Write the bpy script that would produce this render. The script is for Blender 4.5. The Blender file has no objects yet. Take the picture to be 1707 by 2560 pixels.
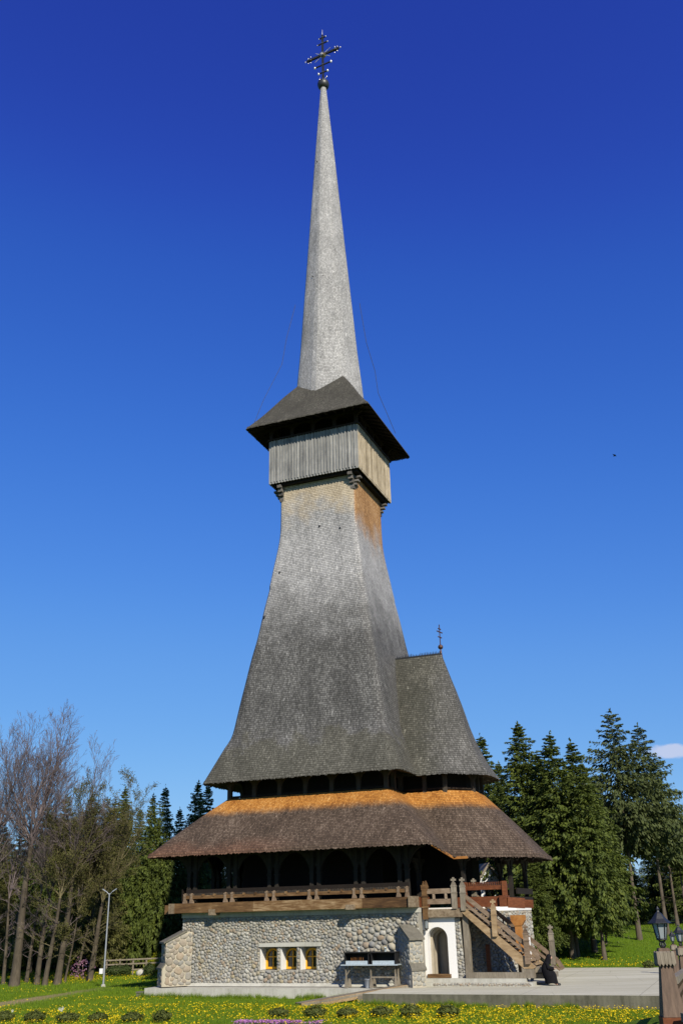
import bpy, math, random
import numpy as np
from mathutils import Vector, Matrix
random.seed(7); RNG=np.random.default_rng(11)
R=math.radians
scene=bpy.context.scene; C=scene.collection
CAMZ=3.9; PSI=-0.371603; PITCH=0.4013122; ROLL=-0.0245096; F=2367.8; W,H=1707.,2560.
CH=Vector((-0.67,61.6,0.0))
# ------------------------------------------------------------------ camera model
_c,_s=math.cos(PITCH),math.sin(PITCH)
FW=Vector((0,_c,_s)); UP=Vector((0,-_s,_c)); RT=Vector((1,0,0))
R2=RT*math.cos(ROLL)+UP*math.sin(ROLL); U2=-RT*math.sin(ROLL)+UP*math.cos(ROLL)
def ray(px,py): return FW*F+R2*(px-W/2)-U2*(py-H/2)
def at(px,py,Y):
    r=ray(px,py); p=r*(Y/r.y); p.z+=CAMZ; return p
def on(px,py,z=0.0):
    r=ray(px,py); p=r*((z-CAMZ)/r.z); p.z+=CAMZ; return p
cam_d=bpy.data.cameras.new('camera'); cam=bpy.data.objects.new('camera',cam_d); C.objects.link(cam)
cam_d.sensor_fit='VERTICAL'; cam_d.sensor_height=24; cam_d.lens=F/H*24; cam_d.clip_start=.1; cam_d.clip_end=3000
m=Matrix((R2,U2,-FW)).transposed().to_4x4(); m.translation=Vector((0,0,CAMZ)); cam.matrix_world=m
scene.camera=cam
# ------------------------------------------------------------------ light
AZ_A=Vector((math.sin(PSI),-math.cos(PSI),0)); AZ_B=Vector((math.cos(PSI),math.sin(PSI),0))
SAZ,SEL=R(43.5),R(34.5)
sd=(AZ_A*math.cos(SAZ)+AZ_B*math.sin(SAZ)); sdir=Vector((sd.x*math.cos(SEL),sd.y*math.cos(SEL),math.sin(SEL)))
L=bpy.data.lights.new('sun','SUN'); L.energy=5.0; L.angle=R(.55); L.color=(1,.92,.77)
lo=bpy.data.objects.new('sun',L); C.objects.link(lo); lo.rotation_euler=(-sdir).to_track_quat('-Z','Y').to_euler(); lo.location=(20,-20,60)
world=bpy.data.worlds.new('World'); scene.world=world; world.use_nodes=True
# ------------------------------------------------------------------ node helpers
class NT:
    def __init__(s,tree): s.t=tree; s.n=tree.nodes; s.l=tree.links
    def a(s,typ,_in=None,**kw):
        n=s.n.new(typ)
        for k,v in kw.items(): setattr(n,k,v)
        if _in:
            for k,v in _in.items():
                sk=n.inputs[k]
                if isinstance(v,bpy.types.NodeSocket): s.l.new(v,sk)
                else: sk.default_value=v
        return n
    def math(s,op,a,b=None,c=None,clamp=False):
        i={0:a}
        if b is not None: i[1]=b
        if c is not None: i[2]=c
        return s.a('ShaderNodeMath',i,operation=op,use_clamp=clamp).outputs[0]
    def mr(s,v,a,b,c=0.,d=1.,smooth=False):
        n=s.a('ShaderNodeMapRange',{0:v,1:a,2:b,3:c,4:d}); 
        if smooth: n.interpolation_type='SMOOTHSTEP'
        return n.outputs[0]
    def mix(s,f,a,b,bt='MIX'):
        n=s.a('ShaderNodeMix',data_type='RGBA',blend_type=bt)
        for k,v in ((0,f),(6,a),(7,b)):
            if isinstance(v,bpy.types.NodeSocket): s.l.new(v,n.inputs[k])
            else: n.inputs[k].default_value=(v if k==0 else (*v,1) if len(v)==3 else v)
        return n.outputs[2]
    def ramp(s,f,stops):
        n=s.a('ShaderNodeValToRGB',{0:f}); cr=n.color_ramp
        while len(cr.elements)<len(stops): cr.elements.new(.5)
        for e,(p,c) in zip(cr.elements,stops): e.position=p; e.color=(*c,1) if len(c)==3 else c
        return n.outputs[0]
    def noise(s,v,scale,detail=4,rough=.6,dim='3D'):
        return s.a('ShaderNodeTexNoise',{'Vector':v,'Scale':scale,'Detail':detail,'Roughness':rough},noise_dimensions=dim).outputs[0]
    def mapv(s,v,sc=(1,1,1),loc=(0,0,0),rot=(0,0,0)):
        return s.a('ShaderNodeMapping',{'Vector':v,'Scale':sc,'Location':loc,'Rotation':rot}).outputs[0]
def mat(name,rough=.85,spec=.2):
    m=bpy.data.materials.new(name); m.use_nodes=True; t=NT(m.node_tree)
    b=m.node_tree.nodes['Principled BSDF']; b.inputs['Roughness'].default_value=rough
    b.inputs['Specular IOR Level'].default_value=spec
    return m,t,b
GA=.74
def col(t,b,c): t.l.new(t.mix(1.,c,(GA,GA,GA),'MULTIPLY'),b.inputs['Base Color'])
def bump(t,b,h,st=.5,d=.02):
    n=t.a('ShaderNodeBump',{'Height':h,'Strength':st,'Distance':d}); t.l.new(n.outputs[0],b.inputs['Normal'])
# ---- world
wt=NT(world.node_tree); bg=world.node_tree.nodes['Background']
sky=wt.a('ShaderNodeTexSky',sky_type='NISHITA',sun_disc=False,sun_elevation=SEL,sun_rotation=math.atan2(sdir.x,sdir.y),altitude=500.,air_density=1.0,dust_density=.15,ozone_density=3.0)
tc=wt.a('ShaderNodeTexCoord')
def cloudmask(px,py,wu,wv,seed):
    d=ray(px,py).normalized(); rr=d.cross(Vector((0,0,1))).normalized(); uu=rr.cross(d)
    vec=tc.outputs['Generated']
    def dot(v): return wt.a('ShaderNodeVectorMath',{0:vec,1:tuple(v)},operation='DOT_PRODUCT').outputs['Value']
    a=wt.math('DIVIDE',dot(rr),wu); b=wt.math('DIVIDE',dot(uu),wv); f=wt.math('GREATER_THAN',dot(d),0.)
    r=wt.math('ADD',wt.math('MULTIPLY',a,a),wt.math('MULTIPLY',b,b))
    n=wt.noise(wt.mapv(vec,(22,22,45),(seed,0,0)),1.6,5,.6)
    e=wt.math('SUBTRACT',wt.math('ADD',n,.15),wt.math('MULTIPLY',r,.45))
    return wt.math('MULTIPLY',wt.mr(e,.22,.5,0,1,True),f)
hs=wt.a('ShaderNodeHueSaturation',{'Hue':.512,'Saturation':1.22,'Value':1.0,'Color':sky.outputs[0]})
cm=wt.math('MAXIMUM',cloudmask(1668,1880,.030,.0085,0.),cloudmask(1702,2110,.010,.022,3.))
pre=wt.a('ShaderNodeVectorMath',{0:hs.outputs[0],1:(.085,.085,.085)},operation='MULTIPLY').outputs[0]
cv=wt.a('ShaderNodeRGBCurve',{'Color':pre})
def setc(i,pts):
    c=cv.mapping.curves[i]
    while len(c.points)<len(pts): c.points.new(.5,.5)
    for p,(x,y) in zip(c.points,pts): p.location=(x,y); p.handle_type='AUTO'
setc(0,[(0,0),(.021,.018),(.031,.029),(.072,.078),(.13,.136),(1,.5)])
setc(1,[(0,0),(.058,.051),(.082,.110),(.168,.250),(.275,.361),(1,.7)])
setc(2,[(0,0),(.174,.371),(.235,.525),(.418,.745),(.571,.82),(1,.95)])
cv.mapping.update()
cvs=wt.a('ShaderNodeVectorMath',{0:cv.outputs[0],1:(11.7647,11.7647,11.7647)},operation='MULTIPLY').outputs[0]
cc=wt.mix(wt.math('MULTIPLY',cm,.6),cvs,(8.6,8.5,9.8))
wt.l.new(cc,bg.inputs[0]); bg.inputs[1].default_value=.060
scene.view_settings.view_transform='Standard'; scene.view_settings.look='None'; scene.view_settings.gamma=1; scene.view_settings.exposure=0.5
scene.render.engine='CYCLES'
# ------------------------------------------------------------------ mesh builder
class MB:
    def __init__(s,zo=0.): s.v=[]; s.f=[]; s.uv={}; s.zo=zo; s.sm=set()
    def add(s,vs,fs,smooth=False):
        o=len(s.v); s.v+= [tuple(p) for p in vs]
        for f in fs:
            if smooth: s.sm.add(len(s.f))
            s.f.append(tuple(i+o for i in f))
        return o
    def box(s,x0,x1,y0,y1,z0,z1,M=None):
        vs=[Vector((x,y,z)) for z in (z0,z1) for y in (y0,y1) for x in (x0,x1)]
        if M is not None: vs=[M@v for v in vs]
        s.add(vs,[(0,2,3,1),(4,5,7,6),(0,1,5,4),(1,3,7,5),(3,2,6,7),(2,0,4,6)]); return s
    def beam(s,p0,p1,w,h,up=(0,0,1)):
        p0=Vector(p0);p1=Vector(p1); d=(p1-p0); ln=d.length; d.normalize(); u=Vector(up)
        r=d.cross(u).normalized(); u=r.cross(d)
        vs=[]
        for p in (p0,p1):
            for a,b in ((-1,-1),(1,-1),(1,1),(-1,1)): vs.append(p+r*(a*w/2)+u*(b*h/2))
        s.add(vs,[(0,1,2,3)[::-1],(4,5,6,7),(0,1,5,4),(1,2,6,5),(2,3,7,6),(3,0,4,7)]); return s
    def tube(s,p0,p1,r0,r1,n=8,cap=True,smooth=True):
        p0=Vector(p0);p1=Vector(p1); d=(p1-p0).normalized()
        a=Vector((0,0,1)) if abs(d.z)<.9 else Vector((1,0,0)); u=d.cross(a).normalized(); w=d.cross(u)
        vs=[]
        for p,r in ((p0,r0),(p1,r1)):
            for i in range(n):
                t=2*math.pi*i/n; vs.append(p+u*(math.cos(t)*r)+w*(math.sin(t)*r))
        fs=[(i,(i+1)%n,n+(i+1)%n,n+i) for i in range(n)]
        s.add(vs,fs,smooth)
        if cap: s.add(vs,[tuple(range(n))[::-1],tuple(range(n,2*n))])
        return s
    def path(s,pts,rs,n=8):
        for i in range(len(pts)-1): s.tube(pts[i],pts[i+1],rs[i],rs[i+1],n,cap=(i==0 or i==len(pts)-2))
        return s
    def lathe(s,prof,c=(0,0,0),n=16,smooth=True,M=None,ph=0.):
        c=Vector(c); vs=[]
        for r,z in prof:
            for i in range(n):
                t=2*math.pi*i/n+ph; p=Vector((math.cos(t)*r,math.sin(t)*r,z)); 
                if M is not None: p=M@p
                vs.append(p+c)
        fs=[]
        for j in range(len(prof)-1):
            for i in range(n): fs.append((j*n+i,j*n+(i+1)%n,(j+1)*n+(i+1)%n,(j+1)*n+i))
        s.add(vs,fs,smooth)
        k=len(prof)-1
        s.add(vs,[tuple(range(n))[::-1],tuple(k*n+i for i in range(n))]); return s
    def prism(s,out,o,ax,ay,ext):  # outline 2D in plane (ax,ay) at o, extruded by ext
        o=Vector(o);ax=Vector(ax);ay=Vector(ay);ext=Vector(ext); n=len(out)
        a=[o+ax*x+ay*y for x,y in out]; b=[p+ext for p in a]
        s.add(a+b,[tuple(range(n)),tuple(range(n,2*n))[::-1]]+[(i,n+i,n+(i+1)%n,(i+1)%n) for i in range(n)]); return s
    def loft(s,rings,closed=True,uv=True,vscale=1.,smooth=False):
        n=len(rings[0]); o=len(s.v)
        for r in rings:
            for p in r: s.v.append(tuple(p))
        vv=[0.]
        for j in range(1,len(rings)):
            # slope length taken at the mid of the widest edge
            k=max(range(n),key=lambda i:(Vector(rings[0][(i+1)%n])-Vector(rings[0][i])).length)
            m0=(Vector(rings[j-1][k])+Vector(rings[j-1][(k+1)%n]))/2; m1=(Vector(rings[j][k])+Vector(rings[j][(k+1)%n]))/2
            vv.append(vv[-1]+(m1-m0).length)
        for j in range(len(rings)-1):
            for i in range(n if closed else n-1):
                i2=(i+1)%n; f=(o+j*n+i,o+j*n+i2,o+(j+1)*n+i2,o+(j+1)*n+i)
                if uv:
                    d=Vector(rings[0][i2])-Vector(rings[0][i]); d.z=0
                    d=d.normalized() if d.length>1e-6 else Vector((1,0,0))
                    u=[Vector(s.v[q]).dot(d)+i*3.3 for q in f]
                    s.uv[len(s.f)]=[(u[0],vv[j]),(u[1],vv[j]),(u[2],vv[j+1]),(u[3],vv[j+1])]
                if smooth: s.sm.add(len(s.f))
                s.f.append(f)
        return s
    def build(s,name,mt,parent=None,recalc=True):
        me=bpy.data.meshes.new(name); vs=[(x,y,z+s.zo) for x,y,z in s.v]
        me.from_pydata(vs,[],s.f)
        if s.uv:
            ul=me.uv_layers.new(name='UVMap')
            for p in me.polygons:
                q=s.uv.get(p.index)
                if q:
                    for li,c in zip(p.loop_indices,q): ul.data[li].uv=c
        if s.sm:
            fl=[False]*len(me.polygons)
            for i in s.sm: fl[i]=True
            me.polygons.foreach_set('use_smooth',fl)
        if recalc:
            import bmesh
            bm=bmesh.new(); bm.from_mesh(me); bmesh.ops.recalc_face_normals(bm,faces=bm.faces); bm.to_mesh(me); bm.free()
        me.materials.append(mt); o=bpy.data.objects.new(name,me); C.objects.link(o)
        if parent is not None: o.parent=parent
        return o
def npmesh(name,V,Fc,mt,parent=None,smooth=False):
    V=np.asarray(V,np.float32); Fc=np.asarray(Fc,np.int32); k=Fc.shape[1]
    me=bpy.data.meshes.new(name); me.vertices.add(len(V)); me.vertices.foreach_set('co',V.ravel())
    me.loops.add(Fc.size); me.loops.foreach_set('vertex_index',Fc.ravel())
    me.polygons.add(len(Fc)); me.polygons.foreach_set('loop_start',np.arange(len(Fc),dtype=np.int32)*k)
    if smooth: me.polygons.foreach_set('use_smooth',np.ones(len(Fc),bool))
    me.update(calc_edges=True); me.materials.append(mt)
    o=bpy.data.objects.new(name,me); C.objects.link(o)
    if parent is not None: o.parent=parent
    return o
def tag(o,label=None,cat=None,group=None,kind=None):
    for k,v in (('label',label),('category',cat),('group',group),('kind',kind)):
        if v: o[k]=v
    return o
def empty(name,loc,rz=0.):
    o=bpy.data.objects.new(name,None); C.objects.link(o); o.location=loc; o.rotation_euler=(0,0,rz); o.empty_display_size=.3; return o
def copy_tree(o,parent=None):
    c=o.copy(); C.objects.link(c); c.parent=parent
    for ch in list(o.children): copy_tree(ch,c)
    return c
# ------------------------------------------------------------------ materials
def shingles(name,mode):
    m,t,b=mat(name,.86,.22)
    uv=t.a('ShaderNodeUVMap',uv_map='UVMap').outputs[0]; tc=t.a('ShaderNodeTexCoord'); ob=tc.outputs['Object']
    sep=t.a('ShaderNodeSeparateXYZ',{0:ob}); X,Y,Z=sep.outputs
    Z=t.math('SUBTRACT',Z,CAMZ)
    warp=t.a('ShaderNodeVectorMath',{0:uv,1:t.a('ShaderNodeVectorMath',{0:t.a('ShaderNodeTexNoise',{'Vector':uv,'Scale':.9,'Detail':2}).outputs['Color'],1:(.05,.07,0)},operation='MULTIPLY').outputs[0]},operation='ADD').outputs[0]
    def brick(c1,c2,mo,w=.075,h=.13):
        return t.a('ShaderNodeTexBrick',{'Vector':warp,'Color1':(*c1,1),'Color2':(*c2,1),'Mortar':(*mo,1),'Scale':1.,'Mortar Size':.009,'Mortar Smooth':.3,'Bias':0.,'Brick Width':w,'Row Height':h},offset=.5)
    br=brick((0,0,0),(1,1,1),(0,0,0)); rnd=br.outputs['Color']; mort=br.outputs['Fac']
    big=t.noise(ob,.55,5,.65); patch=t.noise(t.mapv(ob,(1,1,.35)),.8,4,.6); streak=t.noise(t.mapv(uv,(3.2,.9,1)),1.,4,.6); fine=t.noise(t.mapv(uv,(13,6,1)),1.,2,.6); speck=t.noise(t.mapv(uv,(4.5,1.7,1),(7,3,0)),1.,1,.5)
    row=t.math('FRACT',t.math('DIVIDE',t.a('ShaderNodeSeparateXYZ',{0:warp}).outputs[1],.13))
    var=t.math('ADD',t.math('MULTIPLY',rnd,.5),t.math('ADD',t.math('MULTIPLY',streak,.6),t.math('ADD',t.math('MULTIPLY',fine,.8),t.math('MULTIPLY',t.mr(speck,.70,.80),.9))))   # 0..2.1
    var=t.math('ADD',var,t.math('MULTIPLY',t.math('SUBTRACT',patch,.5),.9)); var=t.mr(var,.42,1.62)
    if mode=='upper':
        silver=t.ramp(var,[(0,(.19,.19,.19)),(.5,(.44,.435,.43)),(1,(.74,.73,.71))])
        dark=t.ramp(var,[(0,(.045,.045,.043)),(.45,(.115,.113,.108)),(1,(.33,.325,.31))])
        olive=t.ramp(var,[(0,(.05,.048,.035)),(.5,(.108,.104,.08)),(1,(.25,.24,.19))])
        nz=t.math('MULTIPLY',t.math('SUBTRACT',big,.5),7.)
        zz=t.math('ADD',Z,nz)
        c=t.mix(t.mr(zz,15.,21.5,0,1,True),dark,silver)
        c=t.mix(t.math('MULTIPLY',t.mr(zz,10.3,9.2,0,1,True),.8),c,olive)
        # fresh wood sheltered just under the belfry: strong on the right-hand face, faint on the front
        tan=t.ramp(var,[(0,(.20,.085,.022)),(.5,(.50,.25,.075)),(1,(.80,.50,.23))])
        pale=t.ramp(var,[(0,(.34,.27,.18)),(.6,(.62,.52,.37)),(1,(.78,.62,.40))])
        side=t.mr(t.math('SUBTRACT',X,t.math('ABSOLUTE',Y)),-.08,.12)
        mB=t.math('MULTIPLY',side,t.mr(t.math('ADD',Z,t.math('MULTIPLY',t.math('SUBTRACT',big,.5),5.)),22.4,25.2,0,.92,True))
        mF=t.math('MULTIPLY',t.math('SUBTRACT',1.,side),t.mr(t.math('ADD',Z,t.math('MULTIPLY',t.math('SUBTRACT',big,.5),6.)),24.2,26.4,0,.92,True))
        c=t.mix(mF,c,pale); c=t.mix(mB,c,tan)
    elif mode=='apse':
        dark=t.ramp(var,[(0,(.05,.049,.044)),(.45,(.112,.109,.10)),(1,(.32,.31,.29))])
        olive=t.ramp(var,[(0,(.045,.045,.034)),(.5,(.10,.097,.078)),(1,(.26,.25,.205))])
        c=t.mix(t.mr(t.math('ADD',X,t.math('MULTIPLY',big,3.)),7.6,9.6,1,0,True),dark,olive)
    elif mode=='spire':
        c=t.ramp(var,[(0,(.20,.20,.195)),(.5,(.45,.445,.435)),(1,(.80,.79,.765))])
    elif mode=='cape':
        c=t.ramp(var,[(0,(.045,.042,.032)),(.5,(.085,.08,.063)),(1,(.19,.18,.145))])
    else: # lower
        brown=t.ramp(var,[(0,(.035,.023,.015)),(.45,(.105,.072,.049)),(1,(.29,.22,.165))])
        red=t.ramp(var,[(0,(.06,.03,.018)),(.5,(.17,.085,.05)),(1,(.34,.2,.13))])
        c=t.mix(t.math('MULTIPLY',t.mr(t.math('ADD',Z,t.math('MULTIPLY',big,1.4)),4.9,4.1,0,1,True),t.mr(X,2.,-3.,0,.8,True)),brown,red)
        org=t.ramp(var,[(0,(.26,.085,.010)),(.5,(.56,.24,.045)),(1,(.80,.46,.16))])
        c=t.mix(t.mr(t.math('ADD',t.math('ADD',Z,t.math('MULTIPLY',t.math('SUBTRACT',big,.5),.4)),t.math('MULTIPLY',t.math('SUBTRACT',streak,.5),.3)),5.3,5.85,0,1,True),c,org)
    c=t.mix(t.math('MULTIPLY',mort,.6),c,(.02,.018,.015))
    # dark lower lip of every course: its shadow line put into the colour
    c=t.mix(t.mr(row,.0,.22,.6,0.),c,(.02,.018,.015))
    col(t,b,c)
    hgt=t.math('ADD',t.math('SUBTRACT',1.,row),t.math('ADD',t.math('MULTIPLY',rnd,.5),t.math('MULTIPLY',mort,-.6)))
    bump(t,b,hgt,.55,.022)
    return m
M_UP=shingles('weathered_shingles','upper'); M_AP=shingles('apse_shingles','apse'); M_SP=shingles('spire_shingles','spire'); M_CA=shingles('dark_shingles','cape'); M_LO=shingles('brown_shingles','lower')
def wood(name,cols,sc=(1,1,1),rough=.8,grain=9.,bs=.4,knots=False):
    m,t,b=mat(name,rough,.25); ob=t.a('ShaderNodeTexCoord').outputs['Object']
    v=t.mapv(ob,sc); n=t.noise(v,grain,5,.65); big=t.noise(ob,.9,3,.6)
    isl=t.a('ShaderNodeNewGeometry').outputs['Random Per Island']
    f=t.math('ADD',t.math('MULTIPLY',n,.75),t.math('ADD',t.math('MULTIPLY',big,.5),t.math('MULTIPLY',isl,.34)))
    f=t.mr(f,.46,1.15)
    c=t.ramp(f,[(i/(len(cols)-1),k) for i,k in enumerate(cols)]); col(t,b,c); bump(t,b,n,bs,.015); return m
M_BEAM=wood('oak_beam',[(.024,.012,.005),(.08,.040,.015),(.175,.098,.040),(.42,.30,.17)],(.35,2,2.2),.75,5,.8)
M_BEAMY=wood('oak_beam_grey',[(.05,.034,.02),(.14,.10,.06),(.27,.21,.14),(.4,.34,.26)],(2,.5,2),.8,5)
M_RED=wood('red_brown_beam',[(.05,.014,.006),(.14,.042,.014),(.25,.085,.03)],(1,1,2),.7,6)
M_GREY=wood('grey_weathered_wood',[(.08,.066,.048),(.21,.18,.135),(.37,.325,.255)],(2.5,2.5,.5),.85,6)
M_BOARD=wood('silver_boards',[(.08,.08,.085),(.22,.22,.215),(.34,.335,.32),(.55,.54,.51)],(3,3,.25),.85,5)
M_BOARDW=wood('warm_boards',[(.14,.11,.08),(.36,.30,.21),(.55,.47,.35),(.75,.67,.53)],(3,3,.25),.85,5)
M_DARK=wood('interior_shade_wood',[(.006,.004,.003),(.012,.008,.006),(.02,.013,.009)],(1,1,1),.85,6)  # near-black: the deep shade of the interiors is put into the colour
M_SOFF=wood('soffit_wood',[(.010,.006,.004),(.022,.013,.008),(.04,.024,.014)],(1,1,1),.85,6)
M_ORW=wood('orange_trim',[(.14,.05,.012),(.36,.15,.035),(.5,.25,.075)],(1,1,1),.7,4)
M_STAIR=wood('stair_wood',[(.07,.045,.024),(.22,.145,.075),(.38,.27,.15),(.55,.44,.29)],(.5,2,1.3),.78,5)
M_RAIL=wood('brown_rail_wood',[(.05,.034,.022),(.14,.095,.06),(.26,.19,.13),(.36,.29,.22)],(.6,2,2),.8,5,.6)
M_POST=wood('lantern_post_wood',[(.05,.035,.026),(.13,.088,.062),(.24,.165,.115)],(4,4,.5),.7,5)
M_YEL=wood('yellow_window_wood',[(.62,.27,.015),(.85,.44,.03),(.95,.55,.07)],(1,1,1),.55,5,.1)
M_BARK=wood('grey_bark',[(.035,.028,.02),(.09,.073,.052),(.17,.14,.105)],(3,3,.7),.9,4,1.)
M_BARK2=wood('spruce_bark',[(.045,.035,.026),(.11,.088,.066),(.2,.165,.13)],(3,3,.6),.9,4,1.)
M_TWIG=wood('bare_twigs',[(.08,.062,.06),(.16,.125,.125),(.26,.215,.22)],(1,1,1),.9,2,.2)
M_TWIG2=wood('bare_twigs_olive',[(.09,.075,.035),(.17,.145,.075),(.25,.215,.13)],(1,1,1),.9,2,.2)
def plain(name,c,rough=.6,spec=.4,metal=0.,noisy=.25,sc=4.):
    m,t,b=mat(name,rough,spec); ob=t.a('ShaderNodeTexCoord').outputs['Object']
    n=t.noise(ob,sc,5,.65); f=t.mr(n,.3,.7,1-noisy,1+noisy)
    cc=t.mix(1.,c,t.a('ShaderNodeCombineColor',{0:f,1:f,2:f}).outputs[0],'MULTIPLY'); col(t,b,cc)
    b.inputs['Metallic'].default_value=metal; bump(t,b,n,.15,.01); return m
M_IRON=plain('dark_iron',(.035,.036,.035),.5,.5,.4); M_GOLD=plain('gilded_metal',(.85,.62,.28),.3,.6,1.); M_GLD2=plain('bright_gilt',(.9,.85,.72),.35,.6,.6)
M_BALL=plain('dull_lead_ball',(.05,.052,.05),.45,.5,.3); M_COPPER=plain('copper_cross_metal',(.10,.05,.035),.5,.5,.5)
M_BLACK=plain('black_painted_metal',(.018,.019,.022),.5,.5,.2,.5,30); M_CLOTH=plain('black_habit_cloth',(.008,.008,.010),.9,.1)
M_SKIN=plain('skin',(.5,.3,.22),.55,.4,0,.08); M_STEEL=plain('galvanised_steel',(.34,.37,.41),.45,.5,.3,.1); M_TRAY=plain('zinc_tray',(.50,.58,.62),.4,.5,.2,.2,20)
M_DGLASS=plain('dark_window_glass',(.008,.009,.011),.08,.6); M_SOOT=plain('sooty_sheet_metal',(.012,.012,.013),.7,.3)
M_WHITEP=plain('white_paint',(.75,.76,.78),.6,.3,0,.05)
def lantern_glass():
    m,t,b=mat('frosted_lantern_glass',.25,.5); b.inputs['Base Color'].default_value=(.30,.34,.36,1); b.inputs['Transmission Weight'].default_value=.35; return m
M_LGLASS=lantern_glass()
def plaster(name,base,stain,lo=.45,sc=.8,st=.12):
    m,t,b=mat(name,.9,.15); ob=t.a('ShaderNodeTexCoord').outputs['Object']
    n=t.noise(ob,sc,6,.7); f=t.noise(ob,14.,4,.7); s=t.noise(t.mapv(ob,(3.5,3.5,.45)),1.5,4,.7)
    k=t.math('ADD',t.math('MULTIPLY',n,.6),t.math('MULTIPLY',s,.5)); c=t.mix(t.mr(k,lo,.8),base,stain); c=t.mix(t.mr(f,.5,.8,0,.35),c,stain)
    col(t,b,c); bump(t,b,f,st,.01); return m
M_PLAS=plaster('white_plaster',(.82,.81,.79),(.62,.6,.56),.62); M_INPL=plaster('cream_plaster',(.50,.44,.34),(.28,.24,.18)); 
M_CONC=plaster('pale_concrete',(.52,.51,.45),(.30,.29,.24),.5); M_CONCD=plaster('dark_concrete',(.19,.18,.135),(.05,.05,.033),.40,1.1,.5)
M_MORT=plaster('mortar',(.42,.40,.34),(.20,.19,.155),.42,1.4,.3)
def paving():
    m,t,b=mat('concrete_paving',.9,.15); ob=t.a('ShaderNodeTexCoord').outputs['Object']
    n=t.noise(t.mapv(ob,(.12,.9,1)),.9,5,.6); f=t.noise(ob,9,4,.7); c=t.ramp(t.mr(n,.25,.75),[(0,(.42,.395,.30)),(.45,(.53,.51,.40)),(1,(.68,.66,.55))])
    c=t.mix(t.mr(f,.35,.8,0,.3),c,(.26,.25,.2))
    jr=t.mapv(ob,(1,1,1),(0,0,0),(0,0,-PSI)); jj=t.a('ShaderNodeTexBrick',{'Vector':jr,'Color1':(0,0,0,1),'Color2':(0,0,0,1),'Mortar':(1,1,1,1),'Scale':1.,'Mortar Size':.02,'Brick Width':5.,'Row Height':4.},offset=0.).outputs['Fac']
    cr=t.a('ShaderNodeTexVoronoi',{'Vector':t.mapv(ob,(.35,.35,1)),'Scale':1.},feature='DISTANCE_TO_EDGE').outputs['Distance']
    c=t.mix(t.math('MULTIPLY',jj,.5),c,(.16,.15,.12)); c=t.mix(t.mr(cr,.008,.0,0,.45),c,(.18,.17,.13))
    col(t,b,c); bump(t,b,f,.15,.01); return m
M_PAVE=paving()
def stones(name,pal):
    m,t,b=mat(name,.82,.25); g=t.a('ShaderNodeNewGeometry').outputs['Random Per Island']; ob=t.a('ShaderNodeTexCoord').outputs['Object']
    c=t.ramp(g,[(i/(len(pal)-1),k) for i,k in enumerate(pal)]); n=t.noise(ob,9.,5,.7); c=t.mix(t.mr(n,.3,.75,0,.35),c,(.42,.4,.33),'MIX'); c=t.mix(t.mr(n,.5,.2,0,.4),c,(.09,.085,.075))
    big=t.noise(ob,.7,4,.65); c=t.mix(t.mr(big,.5,.75,0,.45),c,(.13,.125,.10)); col(t,b,c); bump(t,b,n,.35,.02); return m
PAL=[(.24,.235,.215),(.40,.39,.35),(.20,.205,.215),(.42,.38,.29),(.30,.28,.245),(.50,.49,.44),(.15,.155,.165),(.36,.30,.18),(.36,.36,.34),(.30,.21,.13),(.27,.275,.27),(.45,.44,.40),(.22,.215,.20)]
M_STONE=stones('river_stones',PAL); M_STONEB=stones('big_buttress_stones',[(.27,.22,.17),(.32,.29,.24),(.22,.215,.2),(.36,.27,.18),(.28,.26,.23)]); 
M_SLATE=stones('grey_slab_stones',[(.25,.255,.25),(.3,.3,.27),(.36,.34,.28),(.22,.24,.24),(.38,.33,.24)])
M_CREAM=plaster('cream_mortar',(.50,.45,.35),(.32,.29,.22)); M_CAPST=plaster('stone_cap',(.20,.185,.15),(.09,.085,.065),.4,2.,.8)
def foliage(name,pal,trans=.0):
    m,t,b=mat(name,.7,.25); g=t.a('ShaderNodeNewGeometry').outputs['Random Per Island']; ob=t.a('ShaderNodeTexCoord').outputs['Object']
    oi=t.a('ShaderNodeObjectInfo').outputs['Random']
    n=t.noise(ob,.7,3,.6); f=t.math('ADD',t.math('MULTIPLY',g,.55),t.math('MULTIPLY',t.mr(n,.3,.7),.45))
    c=t.ramp(f,[(i/(len(pal)-1),k) for i,k in enumerate(pal)]); c=t.mix(t.math('MULTIPLY',oi,.5),c,tuple(x*.6 for x in pal[len(pal)//2]))
    col(t,b,c)
    if trans:
        tr=t.a('ShaderNodeBsdfTranslucent',{'Color':c}); mx=t.a('ShaderNodeMixShader',{0:trans,1:b.outputs[0],2:tr.outputs[0]})
        t.l.new(mx.outputs[0],t.n['Material Output'].inputs[0])
    return m
M_SPR=foliage('spruce_needles',[(.022,.036,.006),(.056,.082,.012),(.11,.145,.02),(.18,.21,.035)],.18)
M_SPR2=foliage('blue_green_needles',[(.022,.034,.010),(.055,.078,.020),(.095,.12,.032),(.14,.165,.05)],.12)
M_PINE=foliage('olive_brown_needles',[(.035,.038,.008),(.08,.082,.018),(.12,.12,.028),(.17,.165,.045)],.12)
M_BUSH=foliage('bush_leaves',[(.02,.035,.008),(.045,.07,.014),(.08,.11,.02)],.15)
M_YBUSH=foliage('yellow_bush_leaves',[(.16,.19,.01),(.32,.34,.015),(.5,.48,.02)],.2)
M_PINK=foliage('magnolia_blossom',[(.3,.12,.2),(.45,.22,.34),(.6,.4,.5)],.2)
M_MOSS=foliage('dark_border_shrub',[(.04,.055,.010),(.09,.11,.02),(.16,.18,.035)],.15)
M_GRASSB=foliage('grass_blades',[(.065,.125,.004),(.13,.225,.007),(.22,.335,.012),(.32,.42,.022)],.35)
M_DAND=foliage('dandelion_yellow',[(.78,.52,.004),(.9,.66,.006),(.95,.75,.02)],.2)
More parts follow.
